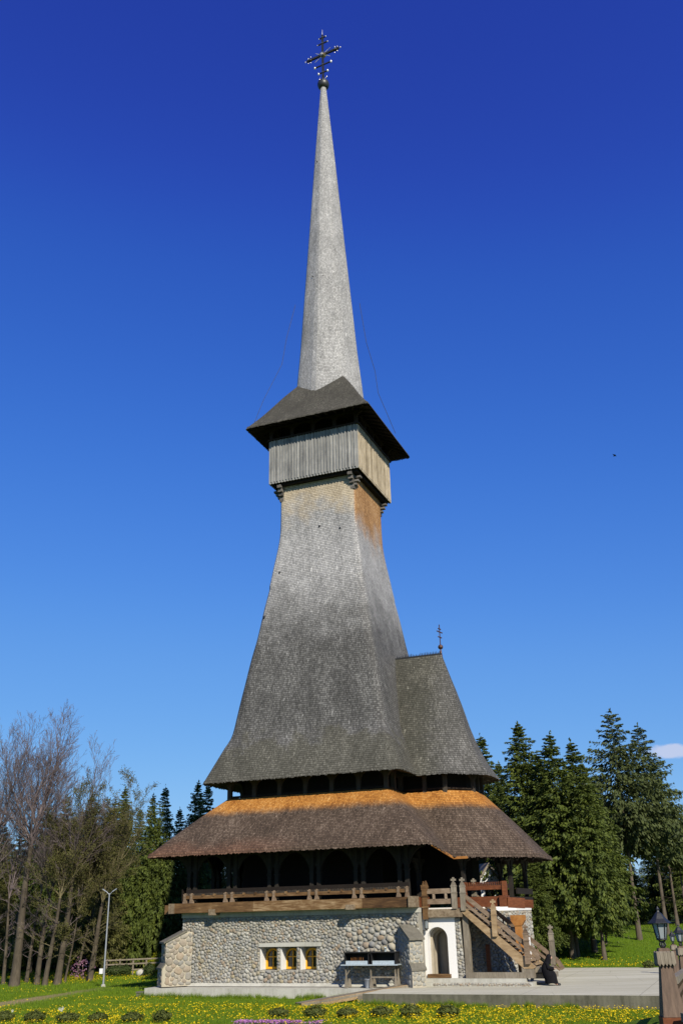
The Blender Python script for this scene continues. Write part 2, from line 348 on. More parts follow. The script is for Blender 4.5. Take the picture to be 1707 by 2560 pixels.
M_VIOL=foliage('pink_phlox',[(.45,.14,.42),(.62,.26,.6),(.7,.4,.7)],.2); M_PETAL=foliage('white_petals',[(.7,.7,.65),(.85,.85,.8)],.2)
_a=on(40,2506); _b=on(250,2474); PA=(_b.y-_a.y)/(_b.x-_a.x); PB=_a.y-PA*_a.x
def ground():
    m,t,b=mat('meadow_ground',.95,.1); ob=t.a('ShaderNodeTexCoord').outputs['Object']
    n=t.noise(ob,.35,5,.6); f=t.noise(ob,6.,5,.75)
    c=t.ramp(t.mr(f,.25,.75),[(0,(.045,.085,.004)),(.5,(.10,.175,.008)),(1,(.18,.28,.015))])
    c=t.mix(t.mr(n,.5,.75,0,.4),c,(.12,.13,.03))
    # worn footpath on the left
    sep=t.a('ShaderNodeSeparateXYZ',{0:ob}); X,Y=sep.outputs[0],sep.outputs[1]
    d=t.math('ABSOLUTE',t.math('SUBTRACT',Y,t.math('ADD',t.math('MULTIPLY',X,PA),PB)))
    pm=t.math('MULTIPLY',t.mr(t.math('ADD',d,t.math('MULTIPLY',f,1.6)),6.5,2.6,0,.92,True),t.mr(X,-14.5,-18.,0,1,True))
    c=t.mix(pm,c,(.32,.24,.13))
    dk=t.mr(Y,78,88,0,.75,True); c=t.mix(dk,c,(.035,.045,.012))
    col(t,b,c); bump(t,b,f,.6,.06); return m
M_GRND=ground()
# ================================================================== CHURCH
ch=empty('wooden_church',CH,PSI)
tag(ch,'tall wooden church with slender shingled spire standing on a cobblestone base','church')
Z0=CAMZ
def mb(): return MB(Z0)
def rring(cs,r=.35,k=3):
    out=[]; n=len(cs)
    for i in range(n):
        p=Vector(cs[i]); a=Vector(cs[i-1])-p; b=Vector(cs[(i+1)%n])-p
        ta=min(r,a.length*.45); tb=min(r,b.length*.45)
        pa=p+a.normalized()*ta if a.length>1e-6 else p; pb=p+b.normalized()*tb if b.length>1e-6 else p
        for j in range(k+1):
            t=j/k; out.append(pa*(1-t)**2+p*2*t*(1-t)+pb*t*t)
    return out
def sq(s,z,r=.3): return rring([(-s,-s,z),(s,-s,z),(s,s,z),(-s,s,z)],r)
def interp(prof,zs):
    z=[a for a,_ in prof]; s=[b for _,b in prof]; return [float(np.interp(q,z,s)) for q in zs]
def smoothprof(prof,n):
    z=np.array([a for a,_ in prof]); s=np.array([b for _,b in prof]); q=np.linspace(z[0],z[-1],n)
    # catmull-rom through the samples
    out=[]
    for v in q:
        i=min(max(np.searchsorted(z,v)-1,0),len(z)-2); t=(v-z[i])/(z[i+1]-z[i]); h=z[i+1]-z[i]
        def sl(k):
            if k==0: return (s[1]-s[0])/(z[1]-z[0])
            if k==len(z)-1: return (s[-1]-s[-2])/(z[-1]-z[-2])
            return (s[k+1]-s[k-1])/(z[k+1]-z[k-1])
        m0,m1=sl(i)*h,sl(i+1)*h
        out.append((float(v),float((2*t**3-3*t*t+1)*s[i]+(t**3-2*t*t+t)*m0+(-2*t**3+3*t*t)*s[i+1]+(t**3-t*t)*m1)))
    return out
def teeth(M,ring,drop=.10,w=.085,th=.03,out=.0):
    n=len(ring)
    for i in range(n):
        a=Vector(ring[i]); b=Vector(ring[(i+1)%n]); ln=(b-a).length
        if ln<1e-3: continue
        d=(b-a)/ln; nm=Vector((d.y,-d.x,0)).normalized(); k=max(1,round(ln/w)); st=ln/k
        for j in range(k):
            p=a+d*(st*(j+.5)); dz=drop*random.uniform(.7,1.25); dn=nm*(dz*.5)+Vector((0,0,-dz)); hw=st*.42
            up=-dn*.8+Vector((0,0,.02))
            M.add([p-d*hw+up,p+d*hw+up,p+d*hw+dn,p+d*hw*.2+dn*1.12,p-d*hw+dn,
                   p-d*hw+up-nm*th,p+d*hw+up-nm*th,p+d*hw+dn-nm*th,p+d*hw*.2+dn*1.12-nm*th,p-d*hw+dn-nm*th],
                  [(0,1,2,3,4),(9,8,7,6,5),(4,3,8,9),(3,2,7,8),(1,6,7,2),(0,4,9,5)])
def uvteeth(M,start):
    for i in range(start,len(M.f)):
        f=M.f[i]; M.uv[i]=[(Vector(M.v[q]).x*1.0+Vector(M.v[q]).y,M.v[q][2]+.08) for q in f]
# --- tower body
tprof=[(7.38,6.24),(8.2,5.89),(9.0,5.55),(9.6,5.29),(9.85,5.16),(10.3,5.01),(11.3,4.84),(12.3,4.68),(13.4,4.49),(15.06,4.21),(16.5,3.93),(18.6,3.6),(20.3,3.3),(21.6,3.11),(22.7,2.94),(23.6,2.83),(24.2,2.79),(25.5,2.77),(27.9,2.76)]
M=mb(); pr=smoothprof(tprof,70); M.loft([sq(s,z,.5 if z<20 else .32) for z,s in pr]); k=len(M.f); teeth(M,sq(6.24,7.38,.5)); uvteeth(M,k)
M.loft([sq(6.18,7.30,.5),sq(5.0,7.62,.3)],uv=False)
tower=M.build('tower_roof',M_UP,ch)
# small vent holes with caps on the tower faces
M=mb()
def tsurf(z): return float(np.interp(z,[a for a,_ in tprof],[b for _,b in tprof]))
for x,z in ((.2,24.0),(1.7,23.6),(-2.55,21.0),(-3.4,17.9)): M=mb(); M.box(x-.05,x+.05,-tsurf(z)-.05,-tsurf(z)+.1,z-.06,z+.06); M.build('vent_pipe',M_IRON,ch)
# --- spire
M=mb()
def octa(r,z): return [(r*math.cos(i*math.pi/4),r*math.sin(i*math.pi/4),z) for i in range(8)]
zs=np.linspace(33.6,66.5,60)
def spr(z): return float(np.interp(z,[33.6,36.3,39,42.3,50,58.2,66.5],[2.82,2.58,2.32,2.08,1.50,.90,.24]))
def rocta(r,z): return rring(octa(r,z),r*.16,2)
M.loft([rocta(spr(z),z) for z in zs]); M.add(rocta(.24,66.5),[tuple(range(24))])
spire=M.build('spire',M_SP,ch)
M=mb(); 
for x,y,z in ((-.35,-1,57.5),(-.3,-1,52.2),(.1,-1,48.6),(-.55,-1,45.4),(.35,-1,45.2)):
    r=spr(z); M=mb(); M.box(x-.03,x+.03,-r*.93-.01,-r*.8,z-.03,z+.03); M.build('vent_pipe',M_IRON,ch)
M=mb(); M.lathe([(.05,66.2),(.3,66.28),(.46,66.45),(.52,66.7),(.48,66.95),(.34,67.12),(.12,67.24),(.09,67.5)],n=24); ball=M.build('spire_ball',M_BALL,ch)
# --- big cross
ax=Vector((math.cos(R(-4.8)),math.sin(R(-4.8)),0)); ay=Vector((-ax.y,ax.x,0))
def X(a,z,d=0): v=ax*a+ay*d; return (v.x,v.y,z)
M=mb(); M.beam(X(0,67.1),X(0,72.7),.16,.16,up=ay); M.beam(X(-1.6,70.3),X(1.6,70.3),.15,.2)
for z,h in ((72.4,.3),(71.7,.46),(69.1,.78),(68.2,.42)): M.beam(X(-h,z),X(h,z),.09,.1)
for s in (-1,1):
    for dz in (-.28,.28): M.tube(X(s*1.3,70.3),X(s*1.38,70.3+dz),.03,.02,5)
cross=M.build('cross',M_IRON,ch)
def orn(fn,nm='gilded_finial',mt=None):
    M=mb(); fn(M); M.build(nm,mt or M_GLD2,cross)
orn(lambda M:(M.tube(X(0,70.3,-.18),X(0,70.3,.18),.25,.25,16)),'medallion',M_GOLD); orn(lambda M:M.lathe([(.24,-.19),(.31,-.19),(.31,-.15),(.24,-.15)],X(0,70.3),20,M=Matrix.Rotation(R(-4.8),3,'Z')@Matrix.Rotation(R(90),3,'X')) if False else M.tube(X(0,70.3,-.20),X(0,70.3,-.185),.12,.12,12),'medallion_boss')
orn(lambda M:M.tube(X(0,72.7),X(0,73.4),.03,.008,6),'top_spike')
for z,h,r in ((72.4,.34,.055),(71.7,.5,.055),(69.1,.8,.11),(68.2,.44,.11),(70.3,1.74,.06)):
    for s in (-1,1): orn(lambda M:M.lathe([(r*.3,-r*1.3),(r,-r*.5),(r*.9,.3*r),(.01,r*1.6)],X(s*h,z),8))
for z in (72.4,71.7,69.1,68.2): orn(lambda M:M.box(-.07,.07,-.12,.12,z-.06,z+.06),'gilded_collar',M_GOLD)
for s in (-1,1):
    orn(lambda M:M.tube(X(s*1.25,70.3,-.13),X(s*1.25,70.3,.13),.1,.1,8),'gilded_collar',M_GOLD)
    for q in (-.35,.35):
        orn(lambda M:M.lathe([(.01,-.06),(.05,0),(.01,.06)],X(s*1.2,70.3+q),6)); orn(lambda M:M.lathe([(.01,-.06),(.045,0),(.01,.06)],X(s*1.45,70.3+q*.8),6))
for a in (35,145,215,325):
    pts=[X(math.cos(R(a))*r+.05*math.sin(r*9)*math.sin(R(a)),70.3+math.sin(R(a))*r) for r in (.25,.45,.62,.78,.92)]; orn(lambda M:M.path(pts,[.035,.035,.03,.025,.02],5),'wavy_ray')
for s in (-1,1): orn(lambda M:(M.tube(X(s*.1,67.3),X(s*.35,67.5),.03,.03,5),M.lathe([(.01,-.07),(.07,0),(.01,.07)],X(s*.35,67.52),6)))
# --- lightning wires
def wire(pts):
    M=mb(); M.path([Vector(p) for p in pts],[.018]*len(pts),4); M.build('lightning_wire',M_IRON,ch)
wire([(-1.9,-1.9,43),(-2.5,-2.2,40),(-2.7,-2.6,37.5),(-3.9,-3.2,34.4),(-4.5,-3.5,32.4)])
wire([(2.2,1.2,44),(2.5,1.6,40.5),(2.9,2.2,38.2),(3.0,2.4,36.4),(3.9,3.4,33.2)])
# --- belfry cap roof
M=mb(); cp=smoothprof([(31.63,4.57),(32.7,3.82),(33.7,3.2),(34.7,2.6),(35.9,1.8),(36.3,1.5)],22)
M.loft([sq(s,z,.18) for z,s in cp]); k=len(M.f); teeth(M,sq(4.57,31.63,.18),.09); uvteeth(M,k); M.build('belfry_roof',M_CA,ch)
M=mb(); M.loft([sq(4.52,31.55,.15),sq(3.0,32.35,.1),sq(.2,32.4,.01)],uv=False)
for s in (-1,1):
    for i in range(13):
        q=-4.2+i*.7
        M.beam((q,s*4.45,31.56),(q*.8,s*2.9,32.2),.1,.12); M.beam((s*4.45,q,31.56),(s*2.9,q*.8,32.2),.1,.12)
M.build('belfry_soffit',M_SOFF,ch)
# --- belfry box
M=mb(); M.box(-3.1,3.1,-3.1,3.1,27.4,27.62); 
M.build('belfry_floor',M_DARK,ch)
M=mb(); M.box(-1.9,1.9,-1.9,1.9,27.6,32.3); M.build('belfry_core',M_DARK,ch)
def boards(s,face,mt):
    M=mb(); n=30; w=2*s/n
    for i in range(n):
        a=-s+i*w
        o=[(a+.01,31.0-.16)]; o=[(a+.006,30.84),(a+.006,27.62+random.uniform(-.01,.02))]
        for t in range(5):
            th=math.pi*t/4; o.append((a+w/2-math.cos(th)*(w/2-.006),27.62-math.sin(th)*.10))
        o+=[(a+w-.006,27.62),(a+w-.006,30.84)]
        off=random.uniform(0,.012)
        if face=='F': M.prism(o,(0,-s-off,0),(1,0,0),(0,0,1),(0,.06,0))
        if face=='B': M.prism(o,(0,s+off,0),(1,0,0),(0,0,1),(0,-.06,0))
        if face=='R': M.prism(o,(s+off,0,0),(0,1,0),(0,0,1),(-.06,0,0))
        if face=='L': M.prism(o,(-s-off,0,0),(0,1,0),(0,0,1),(.06,0,0))
        # narrow cover batten over each joint
        if i:
            if face in 'FB': sg=-1 if face=='F' else 1; M.box(a-.035,a+.035,min(sg*(s+.06),sg*(s+.015)),max(sg*(s+.06),sg*(s+.015)),27.66,30.84)
            else: sg=-1 if face=='L' else 1; M.box(min(sg*(s+.045),sg*(s+.015)),max(sg*(s+.045),sg*(s+.015)),a-.03,a+.03,27.66,30.84)
    M.build('belfry_boards',mt,ch)
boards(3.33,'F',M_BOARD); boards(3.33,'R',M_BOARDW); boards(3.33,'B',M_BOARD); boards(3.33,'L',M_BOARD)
M=mb()
for s in (-1,1):
    M.box(-3.42,3.42,s*3.37-.08,s*3.37+.08,30.85,30.97); M.box(s*3.37-.08,s*3.37+.08,-3.28,3.28,30.852,30.972)
M.build('belfry_rail',M_SOFF,ch)
def post_arch(px,py,dx,dy,z0,z1,w,half,M):
    # post with curved braces reaching half the bay to each side
    M.box(px-w/2,px+w/2,py-w/2,py+w/2,z0,z1)
    d=Vector((dx,dy,0)); nrm=Vector((-dy,dx,0))
    h=min(half*.75,(z1-z0)*.5)
    for s in (-1,1):
        out=[(0,z1-h),(0,z1)]+[(half,z1)]
        arc=[]
        for t in range(6):
            a=math.pi/2*t/5; arc.append((half-math.sin(a)*(half-w*.55) if False else half-(half-w*.5)*math.sin(a), z1-.07-(h-.07)*(1-math.cos(a))))
        pts=[(w*.5,z1-.001),(half,z1-.001),(half,z1-.07)]+arc[1:]
        o=Vector((px,py,0))-nrm*(w*.3)
        M.prism([(s*x,z) for x,z in pts],o,d,(0,0,1),nrm*(w*.6))
for i in range(5):
    q=-3.2+i*1.6
    for sx,sy,dx,dy in ((q,-3.2,1,0),(3.2,q,0,1),(q,3.2,1,0),(-3.2,q,0,1)):
        if i==4 and dx==0: continue
        if i==0 and dx==0: continue
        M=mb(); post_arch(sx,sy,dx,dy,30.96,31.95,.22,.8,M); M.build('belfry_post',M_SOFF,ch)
M_CLER2=wood('bracket_wood',[(.05,.045,.04),(.12,.11,.1),(.24,.22,.2)],(2,2,2),.85,5)
# --- belfry brackets (stepped log ends at the four corners)
for sx in (-1,1):
    for sy in (-1,1):
        M=mb()
        for j in range(4):
            z=27.36-j*.25; e=3.22-j*.15
            M.box(min(sx*2.45,sx*2.76),max(sx*2.45,sx*2.76),min(sy*2.3,sy*e),max(sy*2.3,sy*e),z-.13,z+.09)
            M.box(min(sx*2.3,sx*e),max(sx*2.3,sx*e),min(sy*2.452,sy*2.762),max(sy*2.452,sy*2.762),z-.262,z-.132)
        M.build('log_bracket',M_CLER2,ch)
# --- apse (altar) roof
def arm(a,p,q,c,z,x0,r=.35,zv=None): return rring([(x0,-a,z),(p,-a,z),(q,-c,z),(q,c,z),(p,a,z),(x0,a,z)],r)
AP=[(7.34,3.32,8.12,10.03,1.40),(8.0,2.98,7.98,9.6,1.27),(8.8,2.62,7.83,9.2,1.10),(9.6,2.3,7.7,8.88,.97),(10.4,2.03,7.62,8.62,.86),(11.6,1.62,7.5,8.32,.69),(12.8,1.15,7.4,7.98,.49),(14.0,.6,7.3,7.6,.26),(15.0,.1,7.24,7.3,.04)]
def apz(z):
    A=np.array(AP); return [float(np.interp(z,A[:,0],A[:,i])) for i in (1,2,3,4)]
M=mb(); rings=[]
for z in np.linspace(7.34,15.0,40):
    a,p,q,c=apz(z); rings.append(arm(a,p,q,c,z,3.0,min(.35,a*.5)))
M.loft(rings); k=len(M.f); teeth(M,rings[0]); uvteeth(M,k)
M.loft([arm(3.25,8.1,9.95,1.38,7.27,5.0),arm(2.0,7.5,8.7,.9,7.6,4.)],uv=False)
M.build('apse_roof',M_AP,ch)
M=mb(); M.box(4.0,7.3,-.09,.09,14.98,15.1)
x=4.3
while x<7.2:
    h=random.uniform(.1,.22); M.prism([(0,0),(.06,0),(.035,h)],(x,-.03,15.1),(1,0,0),(0,0,1),(0,.06,0)); x+=.105
M.build('ridge_comb',M_IRON,ch)
M=mb(); M.lathe([(.1,14.9),(.06,15.2),(.04,15.4)],(7.25,0,0),8); M.lathe([(.05,15.36),(.14,15.42),(.17,15.52),(.12,15.62),(.03,15.68)],(7.25,0,0),12)
M.beam((7.25,0,15.6),(7.25,0,16.95),.05,.05,up=(1,0,0)); d=Vector((-.25,-1,0)).normalized()
for z,h in ((16.5,.32),(16.15,.2),(16.7,.16)): M.beam(Vector((7.25,0,z))-d*h,Vector((7.25,0,z))+d*h,.05,.06)
for z,h in ((16.5,.32),(16.15,.2),(16.95,0)):
    for s in (-1,1): M.lathe([(.01,-.04),(.04,0),(.01,.05)],Vector((7.25,0,z))+d*h*s,6)
M.build('apse_cross',M_COPPER,ch)
# --- lower roof (one sweep round tower and apse)
def lring(s,a,p,q,c,zt,za,r=.45):
    zm=zt*.0+za
    return rring([(-s,-s,zt),(s,-s,zt),(s+.28*(zt-za)/.55*0.9,-a,za),(p,-a,za),(q,-c,za),(q,c,za),(p,a,za),(s,a,za),(s,s,zt),(-s,s,zt)],r)
P0=dict(s=8.41,a=5.45,p=9.50,q=12.58,c=2.25,zt=3.28,za=2.72); P1=dict(s=5.15,a=2.45,p=7.75,q=9.08,c=1.05,zt=6.46,za=6.44)
def lmix(t):
    g={k:P0[k]*(1-t)+P1[k]*t for k in P0}
    bulge=math.sin(math.pi*t)*.07; g['zt']+=bulge; g['za']+=bulge
    return lring(**g)
M=mb(); rings=[lmix(i/26) for i in range(27)]; M.loft(rings); k=len(M.f); teeth(M,rings[0],.11); uvteeth(M,k); M.build('lower_roof',M_LO,ch)
def low(t,dz,ds):
    g={k:P0[k]*(1-t)+P1[k]*t for k in P0}; g['zt']+=dz; g['za']+=dz
    for k in ('s','a','q'): g[k]-=ds
    g['p']-=ds*.4; return lring(**g)
M=mb(); M.loft([low(0,-.06,.03),low(.5,-.16,0),low(1,-.2,0)],uv=False)
for i in range(25):   # rafters under the boards
    q=-7.8+i*.65
    for A,B in (((q,-8.3,3.2),(q*.64,-5.2,6.15)),((-8.3,q,3.2),(-5.2,q*.64,6.15)),((q,8.3,3.2),(q*.64,5.2,6.15))):
        M.beam(Vector(A)-Vector((0,0,.03)),Vector(B)-Vector((0,0,.06)),.12,.16)
for i in range(9):
    q=-4.9+i*.6
    M.beam((12.4,q*.45,2.62),(9.1,q*.2,6.1),.12,.16)
    t=i/8; A=Vector((9.5,-5.2,2.5)).lerp(Vector((12.3,-2.25,2.5)),t); B=Vector((7.75,-2.4,6.1)).lerp(Vector((9.0,-1.1,6.1)),t); M.beam(A,B,.12,.16)
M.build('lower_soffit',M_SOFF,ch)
M=mb()
for A,B in (((8.38,-8.2,3.14),(8.72,-5.5,2.6)),((8.72,-5.5,2.6),(9.5,-5.5,2.6))):
    M.beam(A,B,.05,.12)
M.build('eave_trim',M_ORW,ch)
# --- clerestory between the two roofs
def poly(c,z): return [(x,y,z) for x,y in c]
core=[(-4.3,-4.3),(4.3,-4.3),(4.3,-1.9),(7.3,-1.9),(8.5,-.8),(8.5,.8),(7.3,1.9),(4.3,1.9),(4.3,4.3),(-4.3,4.3)]
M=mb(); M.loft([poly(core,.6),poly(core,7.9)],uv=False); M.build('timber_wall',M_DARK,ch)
def postrow(A,B,n,z0,z1,w,name,mt,skip0=False):
    A=Vector(A);B=Vector(B); d=(B-A); ln=d.length; d.normalize(); half=ln/n/2
    for i in range(1 if skip0 else 0,n+1):
        p=A+d*(ln*i/n); M=mb(); post_arch(p.x,p.y,d.x,d.y,z0,z1,w,half,M); M.build(name,mt,ch)
M_CLER0=0
M_CLER=wood('clerestory_wood',[(.025,.02,.015),(.055,.045,.035),(.085,.07,.055)],(2,2,.5),.85,5)  # darkened so the colour carries the shade between the roofs
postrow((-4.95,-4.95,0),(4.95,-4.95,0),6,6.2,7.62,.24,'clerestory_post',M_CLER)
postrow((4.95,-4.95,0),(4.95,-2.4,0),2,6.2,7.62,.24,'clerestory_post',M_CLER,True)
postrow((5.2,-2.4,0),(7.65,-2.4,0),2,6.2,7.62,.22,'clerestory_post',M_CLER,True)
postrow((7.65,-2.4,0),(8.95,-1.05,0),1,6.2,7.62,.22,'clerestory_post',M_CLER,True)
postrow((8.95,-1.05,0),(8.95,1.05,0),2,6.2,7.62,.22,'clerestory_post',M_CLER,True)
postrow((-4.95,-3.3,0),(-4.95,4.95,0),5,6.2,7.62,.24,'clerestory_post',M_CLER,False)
M=mb()
pl_=[(-4.95,-4.95),(4.95,-4.95),(4.95,-2.4),(7.65,-2.4),(8.95,-1.05),(8.95,1.05),(7.65,2.4),(4.95,2.4),(4.95,4.95),(-4.95,4.95)]
for i in range(10):
    a,b=pl_[i],pl_[(i+1)%10]; M.beam((*a,7.55+.002*i),(*b,7.55+.002*i),.26,.16); M.beam((*a,6.56+.002*i),(*b,6.56+.002*i),.14,.1)
M.build('wall_plate',M_SOFF,ch)
# --- gallery floor, beams, log ends
gal=[(-7.1,-7.1),(6.9,-7.1),(6.9,-4.7),(9.2,-4.7),(11.4,-2.1),(11.4,2.1),(9.2,4.7),(6.9,4.7),(6.9,7.1),(-7.1,7.1)]
M=mb()
g2=[(x*.985,y*.985) for x,y in gal]; n=len(g2)
M.add(poly(g2,.45)+poly(g2,.66),[tuple(range(n))[::-1],tuple(range(n,2*n))]+[(i,(i+1)%n,n+(i+1)%n,n+i) for i in range(n)]); M.build('gallery_floor',M_DARK,ch)
M=mb(); 
cuts=[-7.3,-4.6,-2.1,1.5,4.2,6.75]
for i in range(5):
    y=-7.2+random.uniform(-.02,.02); M.box(cuts[i]+.004,cuts[i+1]-.004,y-.17,-6.95,.24+random.uniform(-.01,.01),.735+random.uniform(-.01,.01))
M.box(-7.9,-7.31,-6.9,-6.6,.2,.68)
M.build('front_floor_beam',M_BEAM,ch)
M=mb(); M.box(-7.3,-6.95,-6.94,7.2,.24,.73); M.build('side_floor_beam',M_BEAMY,ch)
for x,y0,w,z0,z1 in ((-7.15,-7.46,.34,.23,.74),(3.62,-7.72,.42,.2,.44),(6.93,-7.5,.36,.24,.76),(-4.6,-7.42,.40,.10,.40)):
    M=mb(); M.box(x-w/2,x+w/2,y0,-6.8,z0,z1); M.build('log_end',M_BEAMY,ch)
M=mb(); M.box(6.76,7.1,-6.79,-4.9,.23,.72); M.build('side_floor_beam',M_RED,ch)
M=mb(); M.beam((8.6,-4.75,.42),(11.1,-4.75,.42),.34,.5); M.build('apse_floor_beam',M_RED,ch)
M=mb(); M.box(10.9,11.25,-5.1,-4.2,.16,.70); M.build('log_end',M_RED,ch)
M=mb(); M.beam((11.26,-4.75,.36),(12.1,-4.55,.30),.26,.5); M.build('apse_floor_beam',M_RED,ch); M=mb(); M.beam((11.5,-3.5,.30),(12.3,-3.45,.26),.22,.4); M.build('apse_floor_beam',M_RED,ch)
# --- gallery posts (pairs) with arches, railing
M_GPOST=wood('gallery_post_wood',[(.010,.008,.006),(.022,.018,.014),(.04,.033,.026)],(2,2,.5),.85,5)  # albedo lowered so the post colour itself holds the gallery shade
def gpost(x,y,dx,dy,name='gallery_post',zt=3.9):
    M=mb(); M.box(x-.11,x+.11,y-.11,y+.11,.66,zt); d=Vector((dx,dy,0)); nrm=Vector((-dy,dx,0))
    M.box(x-.15,x+.15,y-.15,y+.15,2.05,2.12); bz=min(0,(zt-3.9)*.8)
    for s in (-1,1):
        pts=[(.1,3.35),(1.05,3.35),(1.05,3.2),(.75,3.13),(.45,2.9),(.25,2.6),(.1,2.2)]
        M.prism([(s*a,z+bz) for a,z in pts],Vector((x,y,0))-nrm*.06,d,(0,0,1),nrm*.12)
    M.build(name,M_GPOST,ch)
def railpost(x,y,fy=-1,mt=None):
    M=mb(); M.prism([(-.12,.74),(.12,.74),(.065,.96),(.065,1.14),(.10,1.22),(.05,1.2),(0,1.26),(-.05,1.2),(-.10,1.22),(-.065,1.14),(-.065,.96)],(x,y-.09,0),(1,0,0),(0,0,1),(0,.18,0)); M.build('railing_post',mt or M_RAIL,ch)
fx=[(-7.0),(-6.55),(-4.55),(-4.1),(-2.15),(-1.68),(.05),(.5),(2.25),(2.72),(4.55),(5.0),(6.55)]
fx=[-6.47,-6.05,-3.92,-3.5,-1.4,-.96,1.13,1.55,3.69,4.11,6.14,6.6]
for x in fx: railpost(x,-7.12)
for x in [-6.5,-6.1,-3.96,-3.54,-1.44,-1.0,1.09,1.51,3.65,4.07,6.1,6.5]: gpost(x,-6.65,1,0)
for y in (-5.9,-3.3,-2.7,0,.6,3.3,3.9,6.5): gpost(-6.8,y,0,1)
for x in (-4.3,-1.5,1.5,4.3,6.5): gpost(x,6.6,1,0)
for x,y in ((6.6,-5.0),(8.9,-4.4),(10.9,-2.0),(10.9,2.0),(8.9,4.4)): gpost(x,y,0,1,zt=3.05)
M=mb(); M.box(-6.6,6.65,-7.16,-7.06,.96,1.13); 
for i in range(len(fx)-1):
    a,b=fx[i],fx[i+1]
    if b-a>1:
        for q in (1/3,2/3): x=a+(b-a)*q; M.box(x-.05,x+.05,-7.19,-7.03,1.07,1.2)
M.build('handrail_beam',M_BEAM,ch)
M=mb(); x=-7.0
M.box(-6.6,6.6,-6.98,-6.9,1.1,1.14); x=-6.6
while x<6.6: M.box(x,x+.045,-6.96,-6.93,1.08,1.25+random.uniform(-.02,.02)); x+=.09
M.build('parapet_slats',M_CLER,ch)
M=mb(); M.box(-6.6,6.6,-6.82,-6.78,1.1,1.45); M.box(-6.95,-6.9,-6.7,6.7,.7,1.5); M.build('parapet_boards',M_DARK,ch)
M=mb(); M.beam((9.0,-4.75,1.1),(11.15,-4.75,1.1),.1,.2); x=9.05
while x<11.1: M.box(x,x+.05,-4.78,-4.72,1.15,1.38); x+=.11
for x in (9.0,11.15): M.box(x-.12,x+.12,-4.86,-4.64,.66,1.4)
M.build('apse_railing',M_ORW if False else M_RED,ch)
M=mb(); M.beam((9.2,-4.6,1.2),(11.1,-2.5,1.2),.08,.22); M.beam((11.2,-2.1,.95),(11.2,2.1,.95),.08,.3); M.build('apse_parapet',M_DARK,ch)
# --- stone base
WY=-6.8; wl=-6.75; wr=7.05; zt=.13; zb=-3.3
wins=[(-1.92,-.92),(-.71,.21),(.43,1.35)]; wz0,wz1=-2.66,-1.52; T=1.15
M=mb()
M.box(wl,wr,WY,WY+T,wz1+.001,-.02)   # above the windows
M.box(wl,wr,WY,WY+T,zb,wz0-.001)
xs=[wl]+[v for w in wins for v in w]+[wr]
for i in range(0,len(xs),2): M.box(xs[i],xs[i+1],WY,WY+T,wz0,wz1)
M.box(wl,wl+.85,WY+T,6.8,zb,-.02); M.box(wl+.85,wr,6.0,6.8,zb,-.02)
M.box(wr-.85,wr,WY+T,-3.9,zb,-.02)
# apse base
ap=[(6.4,-3.9),(8.6,-3.9),(10.75,-1.75),(10.75,1.75),(8.6,3.9),(6.4,3.9)]
ap2=[(6.4,-4.02),(8.66,-4.02),(11.0,-1.78),(11.0,1.78),(8.66,4.02),(6.4,4.02)]
ap2=[(6.4,-4.5),(9.35,-4.5),(11.05,-2.0),(11.05,2.0),(9.35,4.5),(6.4,4.5)]
M.loft([poly(ap2,zb),poly(ap2,-.02)],uv=False)
base=M.build('stone_base',M_MORT,ch)
M=mb(); M.box(wl-.05,wr+.03,WY-.06,WY+.4,-.015,.235); M.box(wl-.3+.25,wl+.4,WY+.41,6.8,-.015,.235)
M.build('cement_band',M_CONC,ch)
M=mb(); M.loft([poly([(x+.04*(1 if x>8 else 0),y*1.01) for x,y in ap2],-.03),poly([(x+.04*(1 if x>8 else 0),y*1.01) for x,y in ap2],.19)],uv=False); M.build('plaster_band',M_PLAS,ch)
M=mb(); M.box(-2.05,1.7,WY-.1,WY+.3,wz1-.0,wz1+.17) if False else M.prism([(-1.98,wz1-.01),(1.66,wz1-.01),(1.72,wz1+.17),(.6,wz1+.2),(-.8,wz1+.18),(-1.95,wz1+.15)],(0,WY-.1,0),(1,0,0),(0,0,1),(0,.098,0)); M.build('window_lintel',M_CONC,ch)
M=mb(); M.prism([(0,0),(.0,.16),(-.22,0)],(wl-.0,WY,-3.42),(0,1,0),(0,0,1),(wr-wl,0,0)); M.build('cement_skirting',M_CONC,ch)
